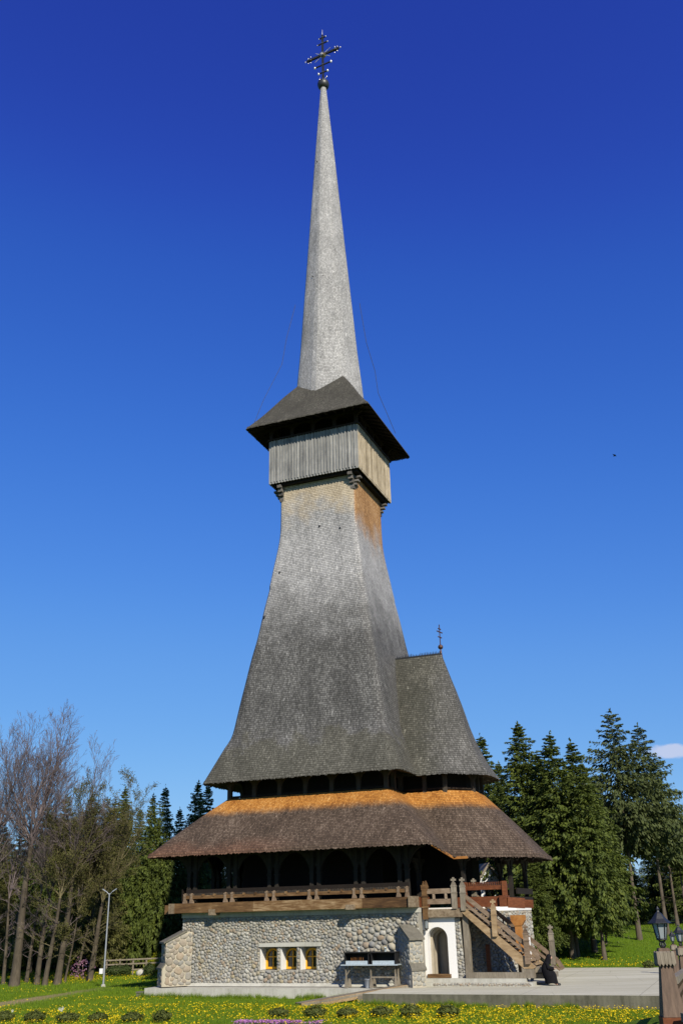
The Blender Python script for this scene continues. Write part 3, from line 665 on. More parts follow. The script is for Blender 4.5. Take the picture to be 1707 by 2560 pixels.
# windows
for (a,b) in wins:
    M=mb(); M.box(a+.002,a+.03,WY+.02,WY+T-.02,wz0+.01,wz1-.01); rv=M.build('window_reveal',M_PLAS,ch)
    M=mb(); M.box(a+.031,b-.001,WY+.75,WY+T-.001,wz0+.002,wz1-.002); M.build('recess_back',M_CONC,ch)
    cx=(a+b)/2-.04; hw=.44; zs0=wz0+.03; sp=wz1-.52
    def arch(hw,top,n=10): return [(cx-hw,zs0),(cx+hw,zs0)]+[(cx+hw*math.cos(math.pi*i/n),sp+top*math.sin(math.pi*i/n)) for i in range(n+1)]
    o=arch(hw,.42); inn=arch(.33,.33); inn=[(x,max(z,zs0+.1)) for x,z in inn]
    M=mb(); y0,y1=WY+.62,WY+.74; n=len(o)
    vs=[(x,y0,z) for x,z in o]+[(x,y0,z) for x,z in inn]+[(x,y1,z) for x,z in o]+[(x,y1,z) for x,z in inn]
    fs=[]
    for i in range(n):
        j=(i+1)%n; fs+=[(i,j,n+j,n+i),(2*n+i,2*n+n+i,2*n+n+j,2*n+j),(n+i,n+j,3*n+j,3*n+i),(i,2*n+i,2*n+j,j)]
    M.add(vs,fs); win=M.build('window',M_YEL,ch)
    M=mb(); M.box(cx-.028,cx+.028,y0+.03,y0+.07,zs0+.1,sp+.3); M.box(cx-.3,cx+.3,y0+.032,y0+.072,sp-.028,sp+.028); M.build('glazing_bar',M_YEL,win)
    M=mb(); M.prism(inn,(0,y0+.09,0),(1,0,0),(0,0,1),(0,.02,0)); M.build('pane',M_DGLASS,win)
# stone facing: real flattened pebbles packed on the walls
ico=None
def ico_pts():
    t=(1+5**.5)/2; v=np.array([(-1,t,0),(1,t,0),(-1,-t,0),(1,-t,0),(0,-1,t),(0,1,t),(0,-1,-t),(0,1,-t),(t,0,-1),(t,0,1),(-t,0,-1),(-t,0,1)],float); v/=np.linalg.norm(v[0])
    f=[(0,11,5),(0,5,1),(0,1,7),(0,7,10),(0,10,11),(1,5,9),(5,11,4),(11,10,2),(10,7,6),(7,1,8),(3,9,4),(3,4,2),(3,2,6),(3,6,8),(3,8,9),(4,9,5),(2,4,11),(6,2,10),(8,6,7),(9,8,1)]
    v=list(map(tuple,v)); cache={}; nf=[]
    def mid(a,b):
        k=(min(a,b),max(a,b))
        if k not in cache:
            p=np.array(v[a])+np.array(v[b]); v.append(tuple(p/np.linalg.norm(p))); cache[k]=len(v)-1
        return cache[k]
    for a,b,c in f: ab,bc,ca=mid(a,b),mid(b,c),mid(c,a); nf+=[(a,ab,ca),(b,bc,ab),(c,ca,bc),(ab,bc,ca)]
    return np.array(v),np.array(nf)
IV,IF=ico_pts()
def pack(u0,u1,v0,v1,inside,rfun,seed,samp=None,fill=.93):
    rng=np.random.default_rng(seed); area=(u1-u0)*(v1-v0)
    pts=np.zeros((0,2)); rs=np.zeros(0)
    N=int(area/ (rfun(0,0)[1]**2)*9) if False else int(area*900)
    cand=np.stack([rng.uniform(u0,u1,N),rng.uniform(v0,v1,N)],1); rr=np.array([rfun(x,y)[0]*rng.choice([rng.uniform(.55,.85),rng.uniform(.8,1.25),rng.uniform(1.1,1.6)],p=[.3,.5,.2]) for x,y in cand])
    g={}; cs=.12; out=[]; rad=[]
    for (x,y),r in zip(cand,rr):
        if not inside(x,y,.0): continue
        k=int(x//cs),int(y//cs); R_=int(.45//cs)+1; ok=True
        for i in range(k[0]-3,k[0]+4):
            for j in range(k[1]-3,k[1]+4):
                for q in g.get((i,j),()):
                    dx,dy=out[q][0]-x,out[q][1]-y
                    if dx*dx+dy*dy*1.5<((rad[q]+r)*.83)**2: ok=False; break
                if not ok: break
            if not ok: break
        if ok: g.setdefault(k,[]).append(len(out)); out.append((x,y)); rad.append(r)
    P=np.array(out); K=len(P)
    S=int(area*(samp or 2200)); sp=np.stack([rng.uniform(u0,u1,S),rng.uniform(v0,v1,S)],1)
    sp=np.array([p for p in sp if inside(p[0],p[1],.01)])
    own=np.empty(len(sp),int)
    for i in range(0,len(sp),4000):
        d=(sp[i:i+4000,None,0]-P[None,:,0])**2+(sp[i:i+4000,None,1]-P[None,:,1])**2*1.25; d-= (np.array(rad)**2)[None]*.6; own[i:i+4000]=d.argmin(1)
    res=[]
    for k in range(K):
        q=sp[own==k]
        if len(q)<8: continue
        c=q.mean(0); cv=np.cov((q-c).T); w,V=np.linalg.eigh(cv); s=2*np.sqrt(np.maximum(w,1e-6))*fill*rng.uniform(.84,1.04)
        s=np.minimum(s,.38); res.append((c,s,V))
    return res
def stones_mesh(name,res,origin,au,av,nrm,mt,parent,depth=.62,seed=0,sink=.12,maxd=.16):
    rng=np.random.default_rng(seed); V=[];Fs=[];o=0; au,av,nrm,origin=[np.array(q,float) for q in (au,av,nrm,origin)]
    base_=np.sign(IV)*np.abs(IV)**.8
    for c,s,E in res:
        d=min(s.min()*depth*rng.uniform(1.,1.7),maxd); p=base_*np.array([1,1,1])*(1+rng.normal(0,.085,(len(IV),1)))
        uv=(p[:,:1]*s[0])*E[:,0][None]+(p[:,1:2]*s[1])*E[:,1][None]+c
        w=p[:,2]*d-d*sink
        V.append(origin+uv[:,:1]*au+uv[:,1:2]*av+w[:,None]*nrm); Fs.append(IF+o); o+=len(IV)
    V=np.concatenate(V); V[:,2]+=Z0; return npmesh(name,V,np.concatenate(Fs),mt,parent,True)
def in_front(x,z,m):
    if not(wl+.02<x<wr-.02 and zb+.02<z<-.04): return False
    for a,b in wins:
        if a-m-.02<x<b+m+.02 and wz0-m-.0<z<wz1+m+.19: return False
    if -1.95<x<1.68 and wz1-.02<z<wz1+.2: return False
    return True
def rf(x,z):
    r=.10
    g=math.exp(-((x-5.0)/1.9)**2-((z+1.35)/.75)**2); r+=.085*g
    r+=.03*math.exp(-((x+0.5)/5)**2-((z+2.95)/.25)**2)
    return (r,.2)
res=pack(wl,wr,zb,-.02,in_front,rf,3)
stones_mesh('front_stone_facing',res,(0,WY,0),(1,0,0),(0,0,1),(0,-1,0),M_STONE,ch)
# left flank quoins (rounded corner stones)
res=pack(-6.8,-5.2,zb,-.05,lambda x,z,m:True,lambda x,z:(.12,.2),5)
stones_mesh('side_stone_facing',res,(wl,0,0),(0,1,0),(0,0,1),(-1,0,0),M_STONE,ch)
for A,B,sd,nm in (((6.4,-4.5),(9.35,-4.5),6,'apse_stone_facing'),((9.35,-4.5),(11.05,-2.0),7,'apse_stone_facing'),((11.05,-2.),(11.05,2.),8,'apse_stone_facing')):
    A=Vector((*A,0));B=Vector((*B,0)); d=(B-A); ln=d.length; d.normalize(); n=Vector((d.y,-d.x,0))
    res=pack(0,ln,zb,-.05,lambda x,z,m:True,lambda x,z:(.115,.2),sd)
    stones_mesh(nm,res,A,d,(0,0,1),n,M_STONE,ch)
res=pack(6.75,9.2,-3.3,.15,lambda x,z,m:(x<7.05 and z>-.7) ,lambda x,z:(.085,.2),33)
# --- corner buttresses (diagonal)
def buttress(p,dr,w,ln,ztop,zmid,mt_m,mt_s,name,rr,seed,stepz):
    p=Vector(p); d=Vector(dr).normalized(); s=Vector((-d.y,d.x,0)); hw=w/2
    def pr(outline,off0,off1,mt_,nm,par):
        M=mb(); M.prism(outline,p+s*off0,d,(0,0,1),s*(off1-off0)); return M.build(nm,mt_,par)
    body=pr([(-.3,zb-.1),(ln+.16,zb-.1),(ln+.16,stepz),(ln,stepz+.2),(ln,zmid),(.1,ztop),(-.3,ztop)],-hw,hw,mt_m,name,ch)
    M=mb(); sl=Vector((ln-.1,0,zmid-ztop)); 
    M.prism([(.0,ztop+.02),(ln+.14,zmid-.08),(ln+.14,zmid+.0),(.0,ztop+.12)],p+s*(-hw-.07),d,(0,0,1),s*(w+.14))
    M.build('stone_cap',M_CAPST,body); M=mb()
    M.prism([(ln-.02,stepz+.23),(ln+.22,stepz-.06),(ln+.22,stepz+.02),(ln-.02,stepz+.31)],p+s*(-hw-.05),d,(0,0,1),s*(w+.1)); M.build('stone_cap',M_CAPST,body)
    for (o,au,nn,u0,u1,sd) in ((p+s*(-hw),d,-s,-.3,ln,seed),(p+s*hw,d,s,-.3,ln,seed+1),(p+d*ln,s,d,-hw,hw,seed+2)):
        def ins(u,z,m,nn=nn):
            if abs(nn.dot(d))<.5:
                top=ztop+(zmid-ztop)*max(0,(u-.1))/(ln-.1)
                return z<top-.06 and u<ln-.02
            return z<zmid-.06 and z>stepz+.3 and abs(u)<hw-.02
        rs_=pack(u0,u1,zb-.05,ztop,ins,lambda x,z:(rr,.2),sd,samp=1500,fill=.95)
        stones_mesh('buttress_stones',rs_,o,au,(0,0,1),nn,mt_s,body,.3,sd,.25,.05)
    o=p+d*(ln+.16); rs_=pack(-hw,hw,zb-.05,stepz-.05,lambda u,z,m:abs(u)<hw-.02,lambda x,z:(rr,.2),seed+5,samp=1500,fill=.86)
    stones_mesh('buttress_stones',rs_,o,s,(0,0,1),d,mt_s,body,.3,seed+5,.25,.05)
    return body
buttress((-6.62,-6.75,0),(-1,-1,0),1.0,1.15,-.72,-1.2,M_CREAM,M_STONEB,'left_corner_buttress'.replace('left_',''),.2,40,-2.5)
buttress((6.43,-6.95,0),(1,-1,0),.74,.95,-.68,-1.2,M_CREAM,M_SLATE,'corner_buttress',.17,50,-2.6)
# --- porch wall with white arch
AY=-6.05; ax0,ax1=6.6,8.72; az0=-3.05; atop=-.28
M=mb(); cx=7.76; hw=.53; sp=-1.25; n=14
zin=[(cx+hw*math.cos(math.pi*i/n),sp+.53*math.sin(math.pi*i/n)) for i in range(n+1)]   # right to left
def slab(y0,y1):
    # jambs
    M.box(ax0,cx-hw,y0,y1,az0-.4,atop); M.box(cx+hw,ax1,y0,y1,az0-.4,atop)
    for i in range(n):
        (xa,za),(xb,zb_)=zin[i],zin[i+1]
        M.add([(xa,y0,za),(xb,y0,zb_),(xb,y0,atop),(xa,y0,atop),(xa,y1,za),(xb,y1,zb_),(xb,y1,atop),(xa,y1,atop)],[(0,1,2,3),(7,6,5,4),(0,4,5,1),(3,2,6,7)])
slab(AY,AY+.5); M.build('porch_wall',M_PLAS,ch,recalc=False)
# stepped inner arch reveals
for j,(h2,yy) in enumerate(((.44,AY+.505),(.36,AY+.9),(.30,AY+1.3))):
    M=mb(); z2=[(cx+.02+h2*math.cos(math.pi*i/n),sp-.04+h2*math.sin(math.pi*i/n)) for i in range(n+1)]
    M.box(ax0+.3,cx+.02-h2,yy,yy+.38,az0-.4,atop-.01); M.box(cx+.02+h2,ax1-.1,yy,yy+.38,az0-.4,atop-.01)
    for i in range(n):
        (xa,za),(xb,zb_)=z2[i],z2[i+1]
        M.add([(xa,yy,za),(xb,yy,zb_),(xb,yy,atop-.01),(xa,yy,atop-.01),(xa,yy+.38,za),(xb,yy+.38,zb_)],[(0,1,2,3),(0,4,5,1)])
    M.build('arch_reveal',M_INPL,ch,recalc=False)
M=mb(); M.box(6.75,8.7,-4.75,-4.62,az0-.3,atop-.02); M.box(6.6,8.8,-5.9,-4.6,atop-.019,atop+.06); M.build('passage_lining',M_INPL,ch)
M=mb(); M.box(cx-.6,cx+.62,AY-.1,AY+.2,-3.06,-2.9); M.build('door_threshold',M_BEAM,ch)
M=mb(); M.box(6.9,7.05,AY-.15,AY-.001,-.3,.24); M.box(6.62,7.2,-6.2,AY-.001,-.85,-.05); M.build('plaster_corner',M_PLAS,ch)
# pilaster of stones
M=mb(); M.prism([(8.73,-3.3),(9.14,-3.3),(8.98,-.3),(8.73,-.3)],(0,AY+.03,0),(1,0,0),(0,0,1),(0,.5,0)); M.build('stone_pilaster',M_MORT,ch)
res=pack(8.73,9.14,-3.3,-.3,lambda x,z,m:x<9.14-(z+3.3)*.055,lambda x,z:(.105,.2),61)
stones_mesh('pilaster_stones',res,(0,AY+.03,0),(1,0,0),(0,0,1),(0,-1,0),M_STONE,ch)
# steps in front of the porch
M=mb(); M.box(6.9,12.6,-6.75,-5.9,-3.42,-3.24); M.box(6.95,12.2,-6.5,-5.85,-3.238,-3.08); st=M.build('stone_step',M_CONC,ch)
res=pack(7.6,12.5,-3.40,-3.26,lambda x,z,m:True,lambda x,z:(.07,.2),63)
stones_mesh('step_stones',res,(0,-6.75,0),(1,0,0),(0,0,1),(0,-1,0),M_STONEB,st,.3)
# --- staircase
stc=mb(); SY0,SY1=-6.3,-4.0
# landing
stc.box(7.15,9.2,SY0,SY0+.18,-.27,.12); stc.box(7.0,9.3,SY0+.181,SY1,.02,.12)
str_=stc.build('staircase',M_BEAMY,ch)
for yy in (SY0,SY1):
    M=mb(); M.prism([(9.0,.10),(9.3,.19),(12.72,-2.58),(12.6,-2.66),(12.12,-2.66)],(0,yy,0),(1,0,0),(0,0,1),(0,.14,0)); M.build('stringer',M_STAIR,str_)
for i in range(15):
    t=(i+.5)/15; x=9.35+3.2*t; z=.12-2.7*t
    M=mb(); M.box(x-.16,x+.16,SY0+.15,SY1-.001,z-.05,z+.01); M.build('tread',M_STAIR,str_)
M=mb(); M.prism([(9.2,.0),(12.35,-2.55),(12.35,-2.6),(9.15,-.06)],(0,SY0+.16,0),(1,0,0),(0,0,1),(0,SY1-SY0-.2,0)); M.build('stair_soffit',M_RAIL,str_)
def newel(x,y,z0,ztop,w=.25,crossed=True,mt=M_GREY):
    M=mb(); M.box(x-w/2,x+w/2,y-w/2,y+w/2,z0,ztop-.72)
    M.box(x-w*.56,x+w*.56,y-w*.56,y+w*.56,ztop-.76,ztop-.70); M.box(x-w*.47,x+w*.47,y-w*.47,y+w*.47,ztop-.70,ztop-.44)
    M.box(x-w*.54,x+w*.54,y-w*.54,y+w*.54,ztop-.45,ztop-.40)
    M.loft([[(x-w*.5,y-w*.5,ztop-.4),(x+w*.5,y-w*.5,ztop-.4),(x+w*.5,y+w*.5,ztop-.4),(x-w*.5,y+w*.5,ztop-.4)],[(x-.07,y-.07,ztop-.24),(x+.07,y-.07,ztop-.24),(x+.07,y+.07,ztop-.24),(x-.07,y+.07,ztop-.24)]],uv=False)
    if crossed:
        c=.045; o=[(-c,-.26),(c,-.26),(c,-.17),(.13,-.17),(.13,-.07),(c,-.07),(c,0),(-c,0),(-c,-.07),(-.13,-.07),(-.13,-.17),(-c,-.17)]
        M.prism([(a,b+ztop) for a,b in o],(x,y-.05,0),(1,0,0),(0,0,1),(0,.1,0))
    M.build('newel_post',mt,str_)
newel(8.84,SY0+.05,.12,1.62); newel(9.3,SY0+.05,.02,1.6); newel(10.84,SY0-.02,-1.2,.52,.24,True,M_STAIR); newel(12.36,SY0-.02,-2.45,-.68,.24,True,M_RAIL)
newel(13.15,SY1+.1,-2.6,-.75,.24); newel(9.3,SY1+.1,.02,1.6)
M=mb(); M.box(9.14,9.44,SY0+.2,SY0+.5,-3.1,.0); M.build('stair_post',M_GREY,str_)
M=mb(); M.box(9.95,10.15,-4.95,-4.75,-3.1,-1.6); M.build('stair_post',M_RED,str_)
M=mb(); M.box(9.2,12.1,SY0-.02,SY0+.3,-3.075,-2.82); M.build('sill_beam',M_GREY,str_)
M=mb(); M.box(12.0,12.6,SY0+.02,SY0+.42,-3.07,-2.45); M.build('stair_foot_block',M_GREY,str_)
M=mb(); M.box(12.3,13.2,SY0+.4,SY1,-2.85,-2.62); M.box(12.4,13.35,SY0+.5,SY1,-3.12,-2.9); M.build('bottom_step',M_GREY,str_)
def slopebeam(x0,z0,x1,z1,y,w,h,mt,nm): M=mb(); M.beam((x0,y,z0),(x1,y,z1),w,h,up=(0,0,1)); M.build(nm,mt,str_)
for y,x1,e in ((SY0+.05,12.9,0),(SY1+.1,13.6,.0)):
    sl=(-2.05-.70)/(12.9-9.4)
    M=mb(); xe=x1-.25; pts=[(9.4,.70),(xe,.70+sl*(xe-9.4)),(x1,.70+sl*(xe-9.4)-.4)]
    for i in range(2): M.beam((pts[i][0],y,pts[i][1]),(pts[i+1][0],y,pts[i+1][1]),.12,.2)
    M.build('handrail',M_RAIL,str_)
    slopebeam(9.4,.34,xe+.1,.34+sl*(xe+.1-9.4),y,.1,.13,M_RAIL,'lower_rail')
    M=mb()
    for i in range(8):
        x=9.9+i*.42; M.box(x-.035,x+.035,y-.03,y+.03,.38+sl*(x-9.4)-.1,.38+sl*(x-9.4)+.28)
    M.build('rail_block',M_RAIL,str_)
# landing railing
M=mb(); M.beam((7.3,SY0+.05,.98),(8.75,SY0+.05,.98),.1,.24); M.beam((7.3,SY0+.05,.48),(8.75,SY0+.05,.48),.1,.24)
for x in (7.75,8.4): M.box(x-.06,x+.06,SY0,SY0+.1,.55,.9)
M.build('landing_railing',M_RAIL,str_)
M=mb(); M.box(7.15,7.4,SY0-.1,SY0+.15,-.35,1.05); M.prism([(-.16,1.05),(.16,1.05),(.2,1.2),(.08,1.5),(.03,1.3),(-.05,1.48),(-.1,1.25),(-.18,1.3)],(7.28,SY0-.08,0),(1,0,0),(0,0,1),(0,.2,0)); M.box(7.12,7.43,SY0-.13,SY0+.18,.2,.26); M.box(7.12,7.43,SY0-.13,SY0+.18,.72,.78); M.build('carved_post',M_BEAM,str_)
# orange porch pillars on the far side of the stair
for x,y in ((11.72,-4.75),):
    M=mb(); M.box(x-.17,x+.17,y-.17,y+.17,-3.3,-.75); M.prism([(-.18,-.75),(.18,-.75),(.36,-.5),(.36,-.25),(-.36,-.25),(-.36,-.5)],(x,y-.2,0),(1,0,0),(0,0,1),(0,.4,0)); M.build('porch_pillar',M_ORW,ch)
M=mb(); M.box(12.05,12.2,-4.6,-4.5,-3.3,-1.3); M.build('white_side_door',M_PLAS,ch)
# ================================================================== ground, platform
def smooth(a,b,x): t=np.clip((x-a)/(b-a),0,1); return t*t*(3-2*t)
def gh(x,y):
    x=np.asarray(x,float); y=np.asarray(y,float)
    ly=-math.sin(PSI)*(x-CH.x)+math.cos(PSI)*(y-CH.y); h=smooth(9,13,x)*(smooth(7.2,8.7,ly)*.47+np.clip((ly-10.5)*.10,0,1.9))
    h=h+smooth(-14,-22,x)*0+smooth(95,160,y)*1.5
    h=h+smooth(4,8,x)*smooth(40,20,y)*2.0
    return h
xs=np.concatenate([np.linspace(-900,-60,15),np.linspace(-55,55,111),np.linspace(60,900,15)]); ys=np.concatenate([np.linspace(-60,30,19),np.linspace(31,110,80),np.linspace(120,1800,25)])
GX,GY=np.meshgrid(xs,ys); GZ=gh(GX,GY); V=np.stack([GX.ravel(),GY.ravel(),GZ.ravel()],1); nx=len(xs)
I=np.arange(len(V)).reshape(GX.shape); Fq=np.stack([I[:-1,:-1].ravel(),I[:-1,1:].ravel(),I[1:,1:].ravel(),I[1:,:-1].ravel()],1)
tag(npmesh('ground',V,Fq,M_GRND,None,True),kind='structure')
chM=Matrix.Translation(CH)@Matrix.Rotation(PSI,4,'Z')
def loc2w(x,y,z=0): return chM@Vector((x,y,z))
def setting(name,outline,z0,z1,mt,sidem=None):
    M=MB(); pts=[loc2w(x,y) for x,y in outline]; n=len(pts)
    M.add([(p.x,p.y,z0) for p in pts]+[(p.x,p.y,z1) for p in pts],[tuple(range(n))[::-1],tuple(range(n,2*n))]+[(i,(i+1)%n,n+(i+1)%n,n+i) for i in range(n)])
    return tag(M.build(name,mt),kind='structure')
setting('platform',[(5.7,-11.5),(55,-11.9),(55,8.8),(5.7,8.8)],.30,.5,M_PAVE)
setting('platform_kerb',[(5.66,-11.56),(55,-11.96),(55,-11.6),(5.66,-11.2)],-.6,.497,M_CONCD)
setting('platform_end',[(5.66,-11.19),(5.69,-8.3),(5.9,-8.3),(5.9,-11.19)],-.6,.497,M_CONCD)
setting('plinth_slab',[(-8.2,-8.1),(5.69,-8.05),(5.69,-5.5),(5.69,8.2),(-8.2,8.2)],-.5,.45,M_CONC)
# wooden ramp over the ditch
M=MB()
rp=empty('wooden_ramp',loc2w(4.1,-9.0),PSI); tag(rp,'worn plank ramp leading from the grass up to the concrete slab','ramp')
M=MB(); M.beam((-1.6,-2.6,.05),(2.2,1.6,.55),.9,.1); M.build('plank_deck',M_GREY,rp)
M=MB(); M.beam((-1.35,-2.9,.0),(2.45,1.3,.5),.12,.24); M.build('edge_beam',M_STAIR,rp)
M=MB(); M.box(.75,1.0,-1.05,-.8,-.1,.3); M.build('support_block',M_GREY,rp)
# ================================================================== small things at the church
cs=empty('candle_stand',loc2w(4.55,-7.35,.5),PSI); tag(cs,'black metal candle stand with two open boxes and zinc trays against the stone wall','candle stand')
def cl(x,y,z): return (x-4.55,y+7.35,z+3.4)
def cbox(M,x0,x1,y0,y1,z0,z1): a=cl(x0,y0,z0); b=cl(x1,y1,z1); M.box(a[0],b[0],a[1],b[1],a[2],b[2]); return M
for x0,x1 in ((3.28,4.58),(4.72,6.0)):
    M=MB(); cbox(M,x0,x0+.03,-7.7,-7.05,-2.36,-1.84); cbox(M,x1-.03,x1,-7.7,-7.05,-2.36,-1.84); cbox(M,x0+.031,x1-.031,-7.08,-7.05,-2.36,-1.84); cbox(M,x0-.03,x1+.03,-7.76,-7.0,-1.838,-1.80); b=M.build('candle_box',M_SOOT,cs)
    M=MB(); cbox(M,x0+.05,x1-.05,-7.66,-7.62,-2.36,-2.2); M.build('tray_front',M_TRAY,b)
    M=MB(); xm=(x0+x1)/2; a=cl(xm,-7.3,-1.8); M.lathe([(.05,0),(.05,.16),(.08,.17),(.02,.22)],a,10); M.build('chimney',M_TRAY,b)
    M=MB(); 
    for i in range(7): x=x0+.3+i*.11+random.uniform(-.02,.02); a=cl(x,-7.55,-2.3); M.lathe([(.012,0),(.012,random.uniform(.1,.26)),(.003,.28)],a,6)
    if x0<4: M.build('candle',M_ORW,b)
M=MB(); cbox(M,3.12,6.15,-7.85,-6.98,-2.41,-2.362); M.build('zinc_tray',M_TRAY,cs)
for x in (3.32,4.66,5.95):
    M=MB(); a=cl(x,-7.6,-3.4)[0]; M.prism([(-.09,-.02),(.09,-.02),(.025,.5),(.022,.99),(-.022,.99),(-.025,.5)],(a,-.3,0),(1,0,0),(0,0,1),(0,.1,0)); M.prism([(-.1,-.02),(.1,-.02),(.03,.5),(.03,.99),(-.03,.99),(-.03,.5)],(a,.15,0),(1,0,0),(0,0,1),(0,.08,0)); M.build('leg',M_GREY,cs)
M=MB(); a=cl(4.66,-7.6,-2.95); b=cl(5.95,-7.6,-2.95); M.beam((a[0],a[1],a[2]),(b[0],b[1],b[2]),.05,.07); M.build('stretcher',M_GREY,cs)
M=MB(); a=cl(3.32,-7.6,-2.9); M.beam(a,(a[0]+.25,a[1],a[2]+.35),.04,.05); M.build('brace',M_GREY,cs)
M=MB(); M.lathe([(.13,0),(.17,.38),(.185,.39),(.185,.41),(.16,.40),(.12,.04)],(0,0,0),18); bk=M.build('bucket',M_STEEL); bk.location=loc2w(4.42,-7.45,.46); tag(bk,'small grey bucket standing under the candle stand by the wall','bucket')
# hanging lantern by the landing
hl=empty('hanging_lantern',loc2w(7.3,-6.35,3.3),PSI); tag(hl,'small dark iron lantern hanging below the carved landing post','lantern')
M=MB(); M.lathe([(.02,.3),(.05,.24),(.13,.2),(.11,.18)],n=6); M.lathe([(.1,-.17),(.1,-.2),(.04,-.24),(.02,-.3)],n=6)
for i in range(6): a=i*math.pi/3; M.tube((.1*math.cos(a),.1*math.sin(a),-.18),(.1*math.cos(a),.1*math.sin(a),.19),.01,.01,4)
M.tube((0,0,.3),(0,0,.42),.008,.008,4); M.build('frame',M_IRON,hl)
M=MB(); M.lathe([(.08,-.16),(.085,.17)],n=6); M.build('glass',M_LGLASS,hl)
# ---- stone block at slab end
M=MB(); M.box(-.55,.35,-.3,.3,0,.28); M.box(-.62,.42,-.36,.36,.28,.36); o=M.build('stone_block',M_CAPST); o.scale=(.55,.55,.75); o.location=loc2w(-8.5,-7.75,.0); o.rotation_euler=(0,0,PSI); tag(o,'low brown stone block beside the left end of the concrete slab','stone block')
# ================================================================== nun
nun=empty('person',loc2w(13.1,-6.15,.5),PSI+R(12)); nun.scale=(.94,.94,.94); tag(nun,'person in long black habit and veil sitting hunched at the foot of the stairs','person')
def skin_body(name,verts,edges,radii,mt,parent,root=0,sub=2):
    me=bpy.data.meshes.new(name); me.from_pydata(verts,edges,[]); me.materials.append(mt); o=bpy.data.objects.new(name,me); C.objects.link(o); o.parent=parent
    md=o.modifiers.new('skin','SKIN')
    if not me.skin_vertices: me.attributes.new
    o.data.update()
    sv=me.skin_vertices[0].data if me.skin_vertices else None
    if sv is None:
        return o
    for i,r in enumerate(radii): sv[i].radius=(r,r); sv[i].use_root=(i==root)
    s=o.modifiers.new('sub','SUBSURF'); s.levels=sub; s.render_levels=sub
    return o
# seated facing +x; seat height .52
bv=[(0,0,.58),(.02,0,.75),(.10,0,.95),(.18,0,1.08),(.25,0,1.17),(.30,0,1.27),(.33,0,1.36)]
be=[(0,1),(1,2),(2,3),(3,4),(4,5),(5,6)]; br=[.17,.15,.16,.13,.055,.095,.06]
for s in (-1,1):
    o=len(bv); bv+=[(.05,s*.1,.56),(.42,s*.13,.56),(.44,s*.14,.1),(.6,s*.15,.05)]; be+=[(0,o),(o,o+1),(o+1,o+2),(o+2,o+3)]; br+=[.11,.085,.05,.04]
    o=len(bv); bv+=[(.15,s*.19,1.04),(.22,s*.25,.80),(.44,s*.10,.78),(.50,s*.07,.79)]; be+=[(3,o),(o,o+1),(o+1,o+2),(o+2,o+3)]; br+=[.07,.05,.033,.032]
    for k,(dy,ln) in enumerate(((-.03,.07),(-.01,.085),(.01,.08),(.03,.065))):
        q=len(bv); bv+=[(.53,s*.07+dy,.795),(.53+ln*.6,s*.07+dy*1.1,.79),(.53+ln*.85,s*.065+dy,.765)]; be+=[(o+3,q),(q,q+1),(q+1,q+2)]; br+=[.011,.009,.007]
    q=len(bv); bv+=[(.52,s*.03,.81),(.56,s*.01,.82)]; be+=[(o+3,q),(q,q+1)]; br+=[.012,.009]
import bmesh
def skin_build(name,verts,edges,radii,mt,parent):
    bm=bmesh.new(); lay=bm.verts.layers.skin.verify(); vs=[bm.verts.new(v) for v in verts]
    for a,b in edges: bm.edges.new((vs[a],vs[b]))
    for i,v in enumerate(vs): v[lay].radius=(radii[i],radii[i]); v[lay].use_root=(i==0)
    me=bpy.data.meshes.new(name); bm.to_mesh(me); bm.free(); me.materials.append(mt); o=bpy.data.objects.new(name,me); C.objects.link(o); o.parent=parent
    o.modifiers.new('skin','SKIN'); s=o.modifiers.new('sub','SUBSURF'); s.levels=2; s.render_levels=2; return o
skin_build('body',bv,be,br,M_SKIN,nun)
def ering(cx,cz,rx,ry,n=20,tilt=0.,wav=0.): 
    return [(cx+rx*math.cos(2*math.pi*i/n),ry*math.sin(2*math.pi*i/n),cz+tilt*math.cos(2*math.pi*i/n)+wav*math.sin(6*math.pi*i/n)) for i in range(n)]
M=MB(); M.loft([ering(.30,.10,.33,.33,wav=.015),ering(.27,.3,.32,.33),ering(.22,.5,.35,.32),ering(.16,.66,.32,.29),ering(.04,.78,.21,.26),ering(.07,.95,.2,.27),ering(.13,1.07,.17,.25),ering(.2,1.15,.1,.14)],uv=False,smooth=True); M.build('robe',M_CLOTH,nun)
for s in (-1,1):
    M=MB(); M.path([Vector((.12,s*.2,1.06)),Vector((.22,s*.27,.80)),Vector((.44,s*.12,.78))],[.1,.1,.075],12); M.build('sleeve',M_CLOTH,nun)
    M=MB(); M.lathe([(.0,-.13),(.04,-.1),(.05,0),(.045,.1),(.0,.13)],(.62,s*.13,.05),10,M=Matrix.Rotation(R(90),3,'Y')); M.build('shoe',M_BLACK,nun)
M=MB(); M.lathe([(.17,-.28),(.16,-.16),(.135,-.04),(.13,.06),(.10,.13),(.02,.17)],(.26,0,1.3),18,M=Matrix.Rotation(R(22),3,'Y')@Matrix.Scale(1.0,3)); M.build('veil',M_CLOTH,nun)
M=MB(); M.lathe([(.02,-.09),(.07,-.06),(.085,0),(.075,.06),(.03,.1)],(.335,0,1.29),14,M=Matrix.Rotation(R(20),3,'Y')); M.lathe([(.02,-.02),(.014,.02),(.002,.04)],(.42,0,1.28),6,M=Matrix.Rotation(R(100),3,'Y')); M.build('face',M_SKIN,nun)
M=MB(); M.box(.5,.62,-.08,.08,.80,.86); M.build('held_book',M_BARK,nun)
